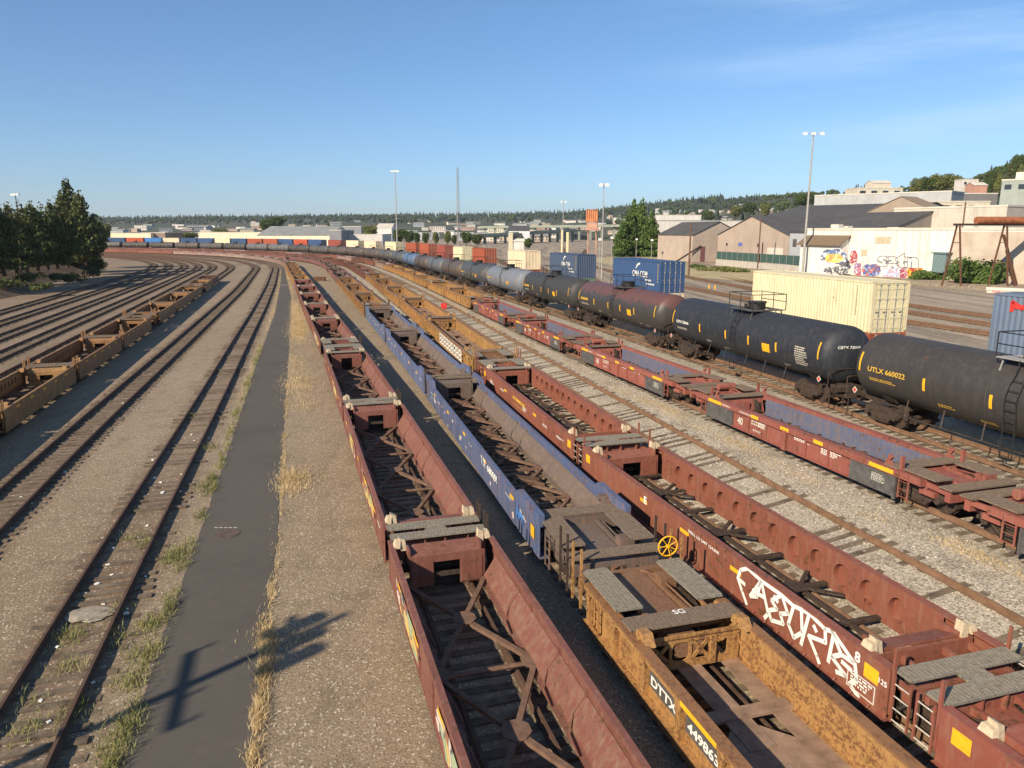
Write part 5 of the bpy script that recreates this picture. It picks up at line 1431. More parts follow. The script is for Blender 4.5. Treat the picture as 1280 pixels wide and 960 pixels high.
# stained right-hand stretch and the pilaster lines
M['stain'] = NT('stained_render'); _m = M['stain']; _c = _m.co(); _n = _m.noise(_c, .35, 6, .65); M['stain'] = _m.out(_m.mix(_m.ramp(_n, .35, .65), (.40, .32, .25), (.52, .44, .35)), .9)
a = wallpt(1187, 340); g = MB(); L_w = (WB - WA).length; g.box(a.x, L_w, -.10, -.0, 0, 10.1); g.build('stained_wall_bay', M['stain'], WH)
for x in (1120, 1132, 1150, 1160): q = wallpt(x, 300); g = MB(); g.box(q.x - .05, q.x + .05, -.03, .0, 3.5, 10.3); g.build('wall_joint', M['concrete'], WH)
for x, ww, hh in ((1030, 2.2, 1.2), (1046, 1.2, .8), (1100, 3, .5), (1195, 2, 1.0)):
    q = wallpt(x, 286); g = MB(); g.box(q.x, q.x + ww, 2, 3.5, 10.5, 10.5 + hh); g.build('roof_vent', M['pale'], WH)
# lean-to shed against it
SA = ground(1006, 345.5); sh = MB(); a = wallpt(1008, 344); b = wallpt(1060, 344); xa, xb = a.x, b.x; T_ = 2.5
lean = empty('lean_to_shed', (WA.x, WA.y, 0), math.atan2(wd.y, wd.x)); tag(lean, 'white lean-to shed with a brown sloping roof against the graffiti-covered warehouse wall', 'shed')
sh.prism([(-T_, 0), (-.15, 0), (-.15, 8.8), (-T_, 7.2)], 0, xa, xb * .96); sh.build('wall', M['wall'], lean, color=(.70, .68, .64))
r = MB(); r.hexa([(xa - .5, -T_ - .8, 7.0), (xb, -T_ - .8, 7.0), (xb, -.2, 9.0), (xa - .5, -.2, 9.0)], [(xa - .5, -T_ - .8, 7.25), (xb, -T_ - .8, 7.25), (xb, -.2, 9.25), (xa - .5, -.2, 9.25)]); M['brownroof'] = plain('brown_roof', (.17, .12, .075), .9); r.build('roof', M['brownroof'], lean)
# block at the left end
A = ground(984, 338.6); box_building('loading_block', 'narrow white block between the white warehouse and the large tan gabled hall', (A.x, A.y), (WA.x - .3, WA.y + .4), 16, 0, 9.8, 'flat', (.56, .57, .58), 'building', wins=[(.25, .5, 6.3, 8.2)])
# tan gabled halls
A = ground(896, 330); B = ground(983.5, 336.8)
hall = box_building('gabled_hall', 'large tan hall with a low gable end and dark roof behind the green fence', (A.x, A.y), (B.x, B.y), 75, 0, 9.0, 'gy', (.40, .315, .255), 'warehouse', rh=5.3)
g = MB(); g.box(25.5, 32.5, -.08, .02, 1.6, 5.6); g.build('garage_door', M['pale'], hall)
g = MB(); g.box(11.2, 13.2, -.06, .02, 5.8, 6.8); g.build('sign_panel', plain('blue_sign', (.10, .12, .35), .6), hall)
for x in (5, 21): g = MB(); g.box(x, x + .4, -.3, 0, 5.8, 6.6); g.build('wall_lamp', M['black'], hall)
g = MB(); g.box(23.2, 23.5, -.2, 0, 1, 7); g.build('downpipe', M['iron'], hall)
cxy = atY(866, 300, 246); C_ = Vector((cxy.x, cxy.y)); sdir = Vector((-math.sin(TH), math.cos(TH))); ndir = Vector((math.cos(TH), math.sin(TH)))
hall2 = box_building('gabled_hall', 'smaller tan hall with dark roof at the right of the conifer clump', tuple(C_ ), tuple(C_ + ndir * 19), 24, 0, 8.9, 'gy', (.42, .34, .28), 'warehouse', rh=4.2)
g = MB(); g.box(3, 4.6, -.1, .02, .3, 5.2); g.build('door', plain('maroon_door', (.16, .07, .07)), hall2)
g = MB(); g.beam((-6, -1.0, .6), (3, -.3, 5.4), .15, .5); g.build('outside_stair', M['iron'], hall2)
hb = box_building('gabled_hall', 'brown pyramid-topped roof rising behind the dark roofs and warehouse', pw(1080, 250), pw(1166, 232), 9, 0, 16.2, 'gy', (.33, .26, .20), 'warehouse', rh=4.6, rmat='bank')
M['tanroof'] = plain('tan_roof', (.24, .18, .13), .9)
for c in hb.children:
    if c.name.startswith('roof'): c.data.materials[0] = M['tanroof']
# dark roofed block filling between them
box_building('low_hall', 'dark flat-roofed hall behind the white warehouse, level with its top', pw(1008, 222), pw(1120, 198), 30, 0, 11.3, 'gx', (.3, .26, .22), 'warehouse', rh=4)
box_building('dark_roof_hall', 'long dark-roofed hall rising behind the tan gabled hall and white warehouse', pw(944, 285), pw(1112, 245), 60, 0, 14.6, 'gx', (.3, .26, .22), 'warehouse', rh=5.2)
m_ = NT('dry_verge'); c_ = m_.co(world=True); n_ = m_.noise(c_, .35, 6, .7); M['verge'] = m_.out(m_.mix(m_.ramp(n_, .35, .65), (.46, .35, .19), (.27, .23, .13)), .95)
_lo = sorted(SN(*ground(x, y, .4)[:2]) for x, y in ((806, 334), (870, 349), (930, 354), (1010, 355))); _hi = sorted(SN(*ground(x, y, .4)[:2]) for x, y in ((820, 318), (845, 325), (895, 334), (950, 338), (1004, 344)))
_f = lambda T, q: float(np.interp(q, [a[0] for a in T], [a[1] for a in T]))
vs = []; sl_ = list(np.arange(_lo[0][0], 262, 4.))
for q in sl_:
    for k in range(5):
        n_ = _f(_lo, q) + (_f(_hi, q) - _f(_lo, q)) * k / 4; X, Y = Wt('p', q, n_); vs.append((X, Y, z0(q, n_) + .05 + .25 * math.sin(math.pi * k / 4)))
g = MB(); g.add(vs, [(i * 5 + k, i * 5 + k + 1, i * 5 + k + 6, i * 5 + k + 5) for i in range(len(sl_) - 1) for k in range(4)]); tag(g.build('verge_ground', M['verge']), kind='structure')
# retaining wall and green fence
A = atY(897, 300, 224); B = atY(1003, 300, 182); d = Vector((B.x - A.x, B.y - A.y)); L = d.length
fw = empty('retaining_wall', (A.x, A.y, 0), math.atan2(d.y, d.x)); tag(fw, 'low pale concrete wall under the green fence before the tan hall', 'wall')
MB().box(0, L, -.2, .2, -.2, 1.9).build('wall_face', M['concrete'], fw)
for i in range(6): MB().box(L * (i + .5) / 6 - .8, L * (i + .5) / 6 + .8, -.5, -.2, -.2, 1.8).build('buttress', M['concrete'], fw)
gf = empty('screen_fence', (A.x, A.y, 1.9), math.atan2(d.y, d.x)); tag(gf, 'dark green screened fence on the low concrete wall before the tan hall', 'fence')
M['gscreen'] = plain('green_screen', (.045, .085, .075), .9)
for i in range(14):
    MB().box(L * i / 14 + .06, L * (i + 1) / 14 - .06, -.03, .03, .1, 2.35).build('screen_panel', M['gscreen'], gf)
    MB().box(L * i / 14 - .05, L * i / 14 + .05, -.06, .06, 0, 2.5).build('fence_post', M['galv'], gf)
# small graffiti wall low at the right edge
A = ground(1232, 375); B = ground(1330, 380); lw = box_building('low_wall', 'low concrete wall with red and pink graffiti at the right below the brambles', (A.x, A.y), (B.x, B.y), .5, 0, 1.6, 'flat', (.55, .5, .42), 'wall', rmat='pale')
for i, (a, b) in enumerate(((.03, .22), (.30, .50), (.52, .7))):
    Lw = (B - A).length; g = MB(); q = blob((a + b) / 2 * Lw, .85, (b - a) / 2 * Lw, .6, 14, i + 3); g.add([(x, -.01, z) for x, z in q], [tuple(range(14))]); g.build('graffiti_piece', M.setdefault('spray_low', spray('spray_low', [(.55, .10, .08), (.7, .3, .3), (.6, .5, .42)], 2.5)), lw)
# rusty gantry
G1 = ground(1188, 366); gz = 11.1; gd = Vector((math.cos(R(10)), math.sin(R(10)), 0)); gs = Vector((-gd.y, gd.x, 0))
gan = empty('loading_gantry', (G1.x, G1.y, 0), R(10)); tag(gan, 'rusty steel loading gantry standing before the white warehouse at the right', 'gantry')
def leg(x, sp=1.6, top=gz):
    g = MB()
    for sd in (-1, 1): g.beam((x - sd * 1.25, sd * .9, -.1), (x - sd * .1, sd * .2, top), .24, .20)
    for z in (.45, .75): g.beam((x - 1.25 * (1 - z), .9 * (1 - z), top * z), (x + 1.25 * (1 - z), -.9 * (1 - z), top * z), .12, .12)
    g.build('gantry_leg', M['rust'], gan)
leg(0); leg(9.0)
g = MB(); g.beam((9.2, .4, gz - 1.5), (13.6, 1, 1.2), .35, .3); g.beam((9.2, -.6, gz - 4), (12.2, -.4, .6), .3, .3); g.build('gantry_brace', M['rust'], gan)
MB().box(-.8, 24, -.25, .25, gz, gz + .35).build('gantry_beam', M['iron'], gan)
g = MB(); g.tube((3.2, -.1, gz + .85), (24, -.1, gz + .85), .62, 16); g.build('conveyor_tube', M['orange_rust'], gan)
# buildings higher up behind
def hb_(label, x0, x1, yt, yb, Y, depth, col, roof='flat', rh=2, wins=0, rmat='pale', cat='building', Yr=None, name='commercial_building', group=None):
    Yr = Yr or Y; A, B = pw(x0, Y), pw(x1, Yr); zt = H + (288.2 - yt) / F * Y; zb = H + (288.2 - yb) / F * Y - 8
    h = zt - zb; ws = None
    if wins: ws = [((i + .25) / wins, (i + .75) / wins, h - 2.6, h - 1.2) for i in range(wins)]
    return box_building(name, label, A, B, depth, zb, zt, roof, col, cat, rh, rmat, ws, group)
hb_('long pale grey building with wall bays above the dark roofs', 1014, 1183, 247, 262, 350, 22, (.40, .41, .41), wins=0, Yr=310)
hb_('cream terrace with a window strip above the long grey building', 1066, 1122, 238, 246, 380, 14, (.58, .53, .43), wins=4)
hb_('grey flat building right of the cream windowed block', 1118, 1182, 243.5, 256, 326, 14, (.28, .25, .24))
hb_('dark grey flat building beside the glazed office on the slope', 1180, 1240, 244.5, 258, 322, 14, (.17, .165, .165))
hb_('cream windowed low building behind the white parapet', 1140, 1232, 254, 264, 270, 12, (.62, .55, .42), wins=6)
hb_('white rooftop parapet building behind the gantry beam', 1114, 1254, 262.5, 278, 215, 20, (.52, .47, .39), Yr=190)
off = hb_('pale green glazed office with white roof edge at the right picture edge', 1243, 1330, 229, 262, 225, 16, (.30, .34, .315), wins=5, Yr=215, name='office_building')
for i in range(3): g = MB(); g.box(3 + i * 4, 5 + i * 4, 4, 6, 16.0, 18.5 + i * .4); g.build('roof_vent', M['pale'], off)
hb_('pink house on the slope above the dark grey flat building', 1210, 1226, 234.5, 241, 380, 8, (.50, .27, .20), 'gx', 1.5, name='house', cat='house')
hb_('white modern house with dark deck on the slope left of the pink house', 1195, 1214, 228, 235, 420, 8, (.66, .62, .56), wins=3, name='house', cat='house')
hb_('cream house alone on the slope under a single conifer', 1085, 1107, 232, 240, 520, 12, (.68, .60, .48), 'gx', 2, name='house', cat='house')
hb_('long white flat building with roof plant beyond the conifer clump', 819, 875, 270, 284, 520, 30, (.62, .60, .57))
hb_('grey white shed behind the smaller tan hall roof', 820, 930, 276.5, 290, 420, 20, (.55, .53, .5), rmat='roofmetal')
# far left sheds
hb_('long cream shed behind the far containers at the left', 133, 189, 291.5, 300, 560, 40, (.78, .66, .46))
hb_('brick red low building behind the far containers', 189, 207, 291, 300, 565, 30, (.26, .19, .16))
hb_('cream warehouse with a wavy dark trim behind the far blue containers', 249, 331, 290.5, 300, 540, 40, (.76, .67, .5))
sh_ = hb_('wide cream warehouse with a shallow grey roof and red loading bay', 322, 414, 294, 300, 500, 60, (.78, .69, .52), 'gx', 6, rmat='roofmetal', cat='warehouse')
hb_('dark grey gable-sided block at the right end of the wide cream warehouse', 412, 427, 288, 300, 498, 40, (.22, .23, .25), cat='building')
hb_('slate blue block right of the wide cream warehouse', 427, 452, 283.5, 295, 620, 20, (.24, .26, .29))
hb_('flat white roofed depot right of the wide cream warehouse', 426, 478, 293, 300, 520, 40, (.60, .58, .55))
hb_('white gabled shed left of the tall mast', 471, 490, 285, 294, 700, 30, (.7, .68, .66), 'gx', 4)
hb_('cream rendered kiosk tower beside the viaduct', 635.5, 641, 292, 312, 330, 3, (.62, .55, .40))
hb_('small white shed right of the cream kiosk tower', 642, 655, 301, 312, 330, 4, (.66, .64, .6), 'gx', 1)
hb_('white shed with a black slate roof under the viaduct', 636, 662, 288.5, 294, 620, 30, (.7, .7, .72), 'gx', 4, rmat='roof')
# viaducts
M['viaduct'] = plain('viaduct_concrete', (.24, .26, .21), .9, 0, .2, .3)
def viaduct(label, a, b, wd_=10, pn=12):
    A = atY(*a); B = atY(*b); v = empty('viaduct'); tag(v, label, 'bridge')
    g = MB(); g.beam(A, B, wd_, 1.7); g.beam(A + Vector((0, -wd_ / 2, 1.2)), B + Vector((0, -wd_ / 2, 1.2)), .3, 1.0); g.build('deck', M['viaduct'], v)
    for i in range(pn):
        p = A.lerp(B, (i + .5) / pn); MB().box(p.x - 1, p.x + 1, p.y - 3, p.y + 3, -.5, p.z - .8).build('pier', M['viaduct'], v)
viaduct('lower grey-green viaduct sloping up behind the cream container', (585, 296.5, 560), (720, 288, 720))
viaduct('upper grey-green viaduct crossing level behind the orange tower', (600, 284.5, 900), (790, 282.5, 800), 12, 14)
# town
def town():
    rnd = random.Random(21); protos_ = []
    for k in range(5):
        g = MB(); L, D_, h = [(1, .6, .5), (1, .5, .32), (1, .8, .7), (1, .4, .45), (1, .6, .9)][k]
        g.mi = 0; g.box(-L / 2, L / 2, -D_ / 2, D_ / 2, -.3, h)
        if k in (0, 3): g.prism([(-D_ / 2, h), (D_ / 2, h), (0, h + .22)], 0, -L / 2, L / 2)
        if k in (0, 3):
            g.mi = 1; e = .03
            for sd in (-1, 1): g.hexa([(-L / 2 - e, sd * D_ / 2 * 1.06, h - .01), (L / 2 + e, sd * D_ / 2 * 1.06, h - .01), (L / 2 + e, 0, h + .225), (-L / 2 - e, 0, h + .225)], [(-L / 2 - e, sd * D_ / 2 * 1.06, h + .015), (L / 2 + e, sd * D_ / 2 * 1.06, h + .015), (L / 2 + e, 0, h + .25), (-L / 2 - e, 0, h + .25)])
        else: g.mi = 1; g.box(-L / 2 + .03, L / 2 - .03, -D_ / 2 + .03, D_ / 2 - .03, h + .005, h + .02)
        g.mi = 2; n = 7
        for r_ in range(3 if k == 4 else 1 if k in (1, 3) else 2):
            for i in range(n):
                x = -L / 2 + L * (i + .3) / n; z = h - .16 - r_ * .22; g.add([(x, -D_ / 2 - .006, z), (x + L * .45 / n, -D_ / 2 - .006, z), (x + L * .45 / n, -D_ / 2 - .006, z + .09), (x, -D_ / 2 - .006, z + .09)], [(0, 1, 2, 3)])
        o = g.build('distant_building', [M['wall'], M[['roofmetal', 'pale', 'wall', 'roof', 'pale'][k]], M['glass']]); protos_.append(o)
    used = set(); n = 0
    cols = [(.66, .61, .54), (.55, .52, .49), (.50, .41, .32), (.70, .68, .64), (.42, .30, .24), (.35, .37, .40), (.66, .58, .46), (.48, .50, .52)]
    while n < 285:
        u = rnd.uniform(120, 1000) if rnd.random() < .84 else rnd.uniform(1000, 1235)
        fd, rd = ip(FDD, u), ip(RDD, u)
        Y = rnd.uniform(700, 1700) if (rnd.random() < .75 and u < 760) else fd + (rd - fd) * rnd.uniform(.08, .62)
        if u > 760 and Y < 560 and u < 1000: continue
        X = (u - 640) / F * Y * math.cos(PT); z = max(hillz(X, Y), 0); k = rnd.randrange(5); sz = rnd.uniform(13, 34) if Y > 600 else rnd.uniform(9, 14)
        if k in (2, 4): sz *= .8
        if u > 900: sz = rnd.uniform(8, 14); k = rnd.choice([0, 1, 3])
        o = protos_[k] if k not in used else protos_[k].copy()
        if k in used: COL.objects.link(o)
        used.add(k); o.location = (X, Y, z); sz *= .85; o.scale = (sz, sz, max(5.5, sz * .42)); o.rotation_euler = (0, 0, rnd.uniform(-.5, .5)); o.color = (*shade(rnd.choice(cols), rnd, .1), 1)
        if u < 1000: tag(o, 'small pale building of the distant town below the wooded ridge', 'building', 'buildings of the distant town')
        else: tag(o, 'small house among the trees on the slope at the right', 'house', 'houses on the right slope')
        n += 1
town()
# named trees further off
bt = make_tree('broadleaf_tree', 'broad', 12, 11, 2600, .5, 'leaf', 31, .15); first = [True]
bt2 = make_tree('broadleaf_tree', 'broad', 12, 11, 2600, .5, 'leaflight', 32, .15)
ct = make_tree('conifer_tree', 'cone', 15, 6, 2200, .45, 'leafdark', 33, .05)
used_t = set()
for (x, yt, Y, ww, ty, lab) in [
    (345, 269, 600, 26, 0, 'large dark leafy tree rising behind the wide cream warehouse'), (333, 273, 605, 18, 0, 'left shoulder tree beside the large dark tree behind the wide cream warehouse'), (411, 275, 620, 12, 2, 'dark pointed tree above the right end of the wide cream warehouse'),
    (399, 282, 600, 14, 0, 'small dark tree above the roof of the wide cream warehouse'), (461, 281, 560, 22, 1, 'yellowish olive tree left of the tall white mast'), (498, 284, 440, 18, 0, 'round dark tree directly behind the foot of the tall mast'), (511, 286, 440, 17, 0, 'dark tree touching the right of the one behind the mast foot'), (521, 289, 430, 10, 0, 'low dark tree ending the group right of the mast foot'),
    (532, 289, 430, 10, 0, 'first small round tree right of the mast foot group'), (545, 289, 430, 10, 1, 'second small round tree right of the mast foot group'), (559, 288, 430, 11, 1, 'third small round tree, just left of the lattice mast'), (583, 288, 420, 17, 0, 'dark round tree just right of the lattice mast'), (596, 291, 420, 16, 0, 'low dark tree right of the lattice mast group'),
    (568, 292, 430, 9, 0, 'low dark shrub tree at the foot of the lattice mast'), (130, 278, 420, 18, 1, 'olive tree emerging right of the dark row on the bank'), (660, 296, 350, 12, 0, 'green tree behind the small white shed'), (651, 294, 355, 12, 0, 'dark green tree between kiosk tower and viaduct'),
    (218, 290, 620, 26, 1, 'light green tree between the far left cream sheds'), (235, 290, 620, 26, 1, 'light green tree behind the bright blue container'), (277, 285, 700, 26, 1, 'yellow-green tree above the far cream warehouse'),
    (1170, 216, 470, 28, 1, 'large rounded olive tree crowning the slope, left half of the pair'), (1190, 218, 465, 24, 1, 'rounded olive tree crowning the slope, right half of the pair'), (1140, 222, 480, 20, 1, 'lower olive tree on the slope left of the large rounded pair'), (1155, 218, 475, 22, 0, 'dark olive tree between the slope pair and the lower left tree'),
    (1013, 238, 600, 22, 0, 'dark tree on the slope behind the tall light mast'), (1000, 241, 610, 20, 0, 'dark round tree just left of the tall light mast'), (1038, 241, 600, 16, 0, 'dark tree right of the tall light mast on the slope'), (1095, 226, 530, 5, 2, 'thin lone conifer beside the cream house on the slope'),
    (1237, 210, 420, 18, 0, 'tree above the glazed office, leftmost of the hillside wood'), (1252, 196, 410, 9, 2, 'pointed dark conifer of the hillside wood above the office'), (1262, 190, 400, 17, 0, 'dark broad tree of the hillside wood above the office'), (1276, 184, 395, 18, 0, 'highest dark tree at the right picture edge'), (1270, 205, 360, 14, 1, 'bright green tree below the hillside wood'),
    (1240, 216, 380, 12, 1, 'bright green tree just left above the glazed office'), (1228, 219, 410, 12, 0, 'green tree behind the pink house'), (1216, 224, 430, 10, 1, 'small tree above the white modern house'), (935, 252, 700, 20, 0, 'dark tree on the slope above the tan halls'), (918, 256, 680, 18, 1, 'olive tree on the slope left above the tan halls'), (955, 254, 660, 16, 1, 'olive tree right above the tan hall ridge'), (885, 262, 700, 16, 0, 'dark tree above the small tan hall ridge')]:
    pr_ = [bt, bt2, ct][ty]; o = pr_ if ty not in used_t else copy_tree(pr_); used_t.add(ty)
    p = atY(x, 288, Y); zb = max(0, hillz(p.x, Y) - 1); zt = atY(x, yt, Y).z; hh = max(4, zt - zb)
    if hh > 16: zb = zt - min(hh, 15); hh = min(hh, 15)
    wd_ = ww / F * Y * 1.0; o.location = (p.x, Y, zb); o.scale = (wd_ / [11, 11, 6][ty], wd_ / [11, 11, 6][ty], hh / [12, 12, 15][ty]); o.rotation_euler = (0, 0, x * .7)
    tag(o, lab, 'tree')

# ================================================================== POLES AND MASTS
def lampmast(label, x, yb, yt, Y, heads, r=.22, mat='galv', name='light_mast', hw=1.6, cat='light mast'):
    p = atY(x, yb, Y); X = p.x; zt = atY(x, yt, Y).z
    o = empty(name, (X, Y, z0(*SN(X, Y)) if Y < 200 else 0)); tag(o, label, cat); h = zt - o.location.z
    MB().tube((0, 0, -.2), (0, 0, h), r, 10, r * .5).build('pole', M[mat], o)
    if heads:
        MB().beam((-hw, 0, h - .1), (hw, 0, h - .1), .12).build('crossarm', M[mat], o)
        for i in range(heads):
            x_ = -hw + 2 * hw * i / (heads - 1) if heads > 1 else 0
            g = MB(); g.hexa([(x_ - .42, -.5, h - .35), (x_ + .42, -.5, h - .35), (x_ + .42, .35, h - .15), (x_ - .42, .35, h - .15)], [(x_ - .36, -.42, h + .25), (x_ + .36, -.42, h + .25), (x_ + .36, .3, h + .3), (x_ - .36, .3, h + .3)])
            g.build('lamp_head', M['lampglass'], o)
    return o
lampmast('tallest light mast with three lamp heads, standing before the white warehouse', 1003, 343, 167, 174, 3, .3, 'galv', hw=1.9)
lampmast('high thin mast with a lamp ring behind the cream containers', 496.5, 305, 214, 300, 4, .28, hw=1.2)
lampmast('light mast with two bright heads behind the faded blue container', 752, 348, 231, 154, 2, .16, hw=.6)
lampmast('slender light mast near the cream posts by the viaduct', 703.5, 312, 252, 300, 2, .2, hw=.8)
lampmast('lone floodlight mast above the dark trees at the left', 31, 333, 243, 250, 3, .25, 'black', hw=.9)
for x, yb, yt, Y, lab in ((778, 318, 297, 322, 'short lamp post left of two before the conifer clump'), (795, 321, 299, 292, 'short lamp post before the reddish bush'), (814, 325, 300, 260, 'short lamp post nearest the small tan hall'), (764, 330, 297, 215, 'short lamp post right of the orange tower'), (749, 335, 299, 200, 'short double lamp post beside the light mast with two bright heads')):
    lampmast(lab, x, yb, yt, Y, 1, .12, name='lamp_post', hw=.3, cat='lamp post')
def woodpole(label, x, yb, yt, Y, arm=False):
    p = atY(x, yb, Y); o = empty('utility_pole', (p.x, Y, 0)); tag(o, label, 'utility pole'); h = atY(x, yt, Y).z
    MB().tube((0, 0, -.2), (0, 0, h), .22, 10, .15).build('pole', M['wood'], o)
    if arm: MB().beam((-1, 0, h - 1), (1, 0, h - 1), .12).build('crossarm', M['wood'], o)
woodpole('bare brown wooden pole right of the blue lettered container', 860.5, 348, 278, 160); woodpole('bare brown wooden pole before the tan gabled hall', 947, 336, 273, 200)
woodpole('slim pole on the parapet left of the glazed office', 1199, 320, 252, 170)
for x, lab in ((702.5, 'cream square post of the two near the viaduct, left and taller'), (709, 'cream square post of the two near the viaduct, right and shorter')):
    p = atY(x, 310, 330); o = MB().box(-.5, .5, -.5, .5, 0, 10.6 if x < 705 else 9.6).build('signal_post', plain('cream_post', (.66, .55, .33)) if 'cream_post' not in bpy.data.materials else bpy.data.materials['cream_post']); o.location = (p.x, 330, 0); tag(o, lab, 'post')
# lattice mast
p = atY(573, 305, 330); lm = empty('lattice_mast', (p.x, 330, 0)); tag(lm, 'tall thin lattice radio mast above the cream and red containers', 'radio mast')
hM = atY(573, 209, 330).z
def lat_w(z): return .85 * (1 - .6 * z / hM) + .1
g = MB(); C3 = [(math.cos(a), math.sin(a)) for a in (0.3, 2.4, 4.5)]
for cx, cy in C3: g.tube((cx * lat_w(0), cy * lat_w(0), 0), (cx * lat_w(hM), cy * lat_w(hM), hM), .07, 5)
g.build('mast_leg', M['galv'], lm)
g = MB(); n = 30
for i in range(n):
    za, zb = hM * i / n, hM * (i + 1) / n
    for j in range(3):
        a, b = C3[j], C3[(j + 1) % 3]; g.tube((a[0] * lat_w(za), a[1] * lat_w(za), za), (b[0] * lat_w(zb), b[1] * lat_w(zb), zb), .04, 4); g.tube((a[0] * lat_w(za), a[1] * lat_w(za), za), (b[0] * lat_w(za), b[1] * lat_w(za), za), .04, 4)
o = g.build('mast_bracing', M['galv'], lm)
# orange tower
p = atY(739, 330, 300); tw = empty('steel_tower', (p.x, 300, 0), R(-12)); tag(tw, 'faded orange ribbed steel tower standing over the far tracks', 'tower')
zt = atY(739, 262, 300).z; z1_ = atY(739, 277, 300).z; z2_ = atY(739, 286.5, 300).z; z3_ = atY(739, 292, 300).z
g = MB(); g.box(-2.1, 2.1, -1.2, 1.2, z1_, zt - .6)
for i in range(6): g.box(-2.3 + i * .84, -1.95 + i * .84, -1.5, 1.4, z1_ - .1, zt + (.3 if i % 2 else 0))
g.build('upper_tank', M['orange_sheet'], tw)
M['pinkish'] = plain('faded_pink_steel', (.42, .24, .17), .85, 0, .3, .6)
g = MB(); g.box(-2.0, 2.2, -1.1, 1.1, z2_, z1_ - .4); g.box(-2.6, 2.6, -1.7, 1.7, z2_ - .4, z2_)
for i in range(9): g.box(-2.5 + i * .62, -2.44 + i * .62, -1.7, -1.64, z2_, z2_ + 1.1)
g.build('lower_deck', M['pinkish'], tw)
for x in (-1.6, 1.8):
    for y in (-1, 1): MB().beam((x, y, 0), (x * .9, y * .9, z2_ - .3), .3).build('tower_leg', M['pinkish'], tw)
# bollards
for x, y, lab in ((886, 365, 'left yellow bollard of the pair beyond the containers'), (893.5, 366, 'right yellow bollard of the pair beyond the containers')):
    p = ground(x, y, .4); o = MB().tube((0, 0, -.3), (0, 0, 1.25), .10, 10).build('bollard', M['yellow']); o.location = p; tag(o, lab, 'bollard')
# utility pole behind the photographer's left: its shadow crosses the path
SX, SY = -18.2, 1.0; dS = Vector((math.sin(R(SUN_HEAD)), math.cos(R(SUN_HEAD)))); ct_ = 1 / math.tan(R(SUN_EL))
hp = 12.8; bp_ = Vector((-4.55, 18.6)) - dS * hp * ct_
up_ = empty('utility_pole', (bp_.x, bp_.y, 0)); tag(up_, 'wooden pole with crossarms and a transformer behind the camera, shading the path', 'utility pole')
MB().tube((0, 0, -.3), (0, 0, hp), .17, 10, .12).build('pole', M['wood'], up_)
ca = Vector((-7.65, 15.3)); hc = (ca - bp_).dot(dS) / ct_
MB().beam((.42, -1.45, hc), (-.42, 1.5, hc), .13, .16).build('crossarm', M['wood'], up_)
for k in (-.97, -.3, .97): MB().tube((-.42 * k, 1.47 * k, hc), (-.42 * k, 1.47 * k, hc + .38), .05, 6).build('insulator', M['pale'], up_)
zt_ = hp - .9; MB().beam((.25, -1.0, zt_ - .2), (-.25, 1.2, zt_ - .2), .12, .16).build('crossarm', M['wood'], up_)
for k in (-.75, 0, .8): MB().tube((-.22 * k + .3, k, zt_ - .7), (-.22 * k + .3, k, zt_ + .15), .27, 12).build('transformer', M['galv'], up_)

# ================================================================== SMALL THINGS ON THE GROUND
p = ground(284, 668); o = MB().tube((0, 0, 0), (0, 0, .022), .42, 24).build('utility_cover', plain('patched_asphalt', (.095, .068, .056), .9)); o.location = (p.x, p.y, .006); tag(o, 'round reddish utility cover set in the asphalt path', 'manhole cover')
g = MB(); p = ground(283, 660); [g.box(-.42 + .17 * i, -.30 + .17 * i, -.03, .02, 0, .003) for i in range(5)]; o = g.build('chalk_mark', M['fadedwhite']); o.location = (p.x, p.y, .018); tag(o, 'faint white paint dashes beside the round cover in the path', 'paint mark')
X1, Y1 = W(150, pl(150) + .1); X2, Y2 = W(150, pr(150) - .1); g = MB(); g.beam((X1, Y1, .02), (X2, Y2, .02), .35, .03); tag(g.build('path_crossing_strip', M['concrete']), kind='structure')
def grassmesh(name, spots, mat, seed, hmin, hmax, wb=.008, lean=.5):
    rnd = random.Random(seed); v = []; f = []
    for (s, n, rs, rn, k, hs) in spots:
        for _ in range(k):
            ss = s + rnd.gauss(0, rs); nn = n + rnd.gauss(0, rn); X, Y = W(ss, nn); z = z0(ss, nn); h = rnd.uniform(hmin, hmax) * hs
            a = rnd.uniform(0, 6.283); l = h * rnd.uniform(0, lean); dx, dy = math.cos(a) * l, math.sin(a) * l; b = rnd.uniform(0, 3.14); wx, wy = math.cos(b) * wb, math.sin(b) * wb
            o = len(v); v += [(X - wx, Y - wy, z), (X + wx, Y + wy, z), (X + dx * .4 + wx * .8, Y + dy * .4 + wy * .8, z + h * .6), (X + dx * .4 - wx * .8, Y + dy * .4 - wy * .8, z + h * .6), (X + dx, Y + dy, z + h)]
            f += [(o, o + 1, o + 2, o + 3), (o + 3, o + 2, o + 4)]
    me = bpy.data.meshes.new(name); me.from_pydata(v, [], f); me.materials.append(M[mat]); me.update(); o = link_(me, name); tag(o, kind='stuff'); return o
rnd = random.Random(3); sp_ = []
def pxspot(x, y, rs, rn, k, h, z=0): X = ground(x, y, z); s, n = SN(X.x, X.y); sp_.append((s, n, rs, rn, k, h))
for i in range(60): s = 12.5 + rnd.random() ** 1.3 * 40; sp_.append((s, pr(s) + rnd.uniform(-.02, .12), .3, .06, 40, rnd.uniform(.4, .8)))
for i in range(16): s = rnd.uniform(12.8, 18.5); sp_.append((s, pr(s) + .08, .3, .09, 130, .9))
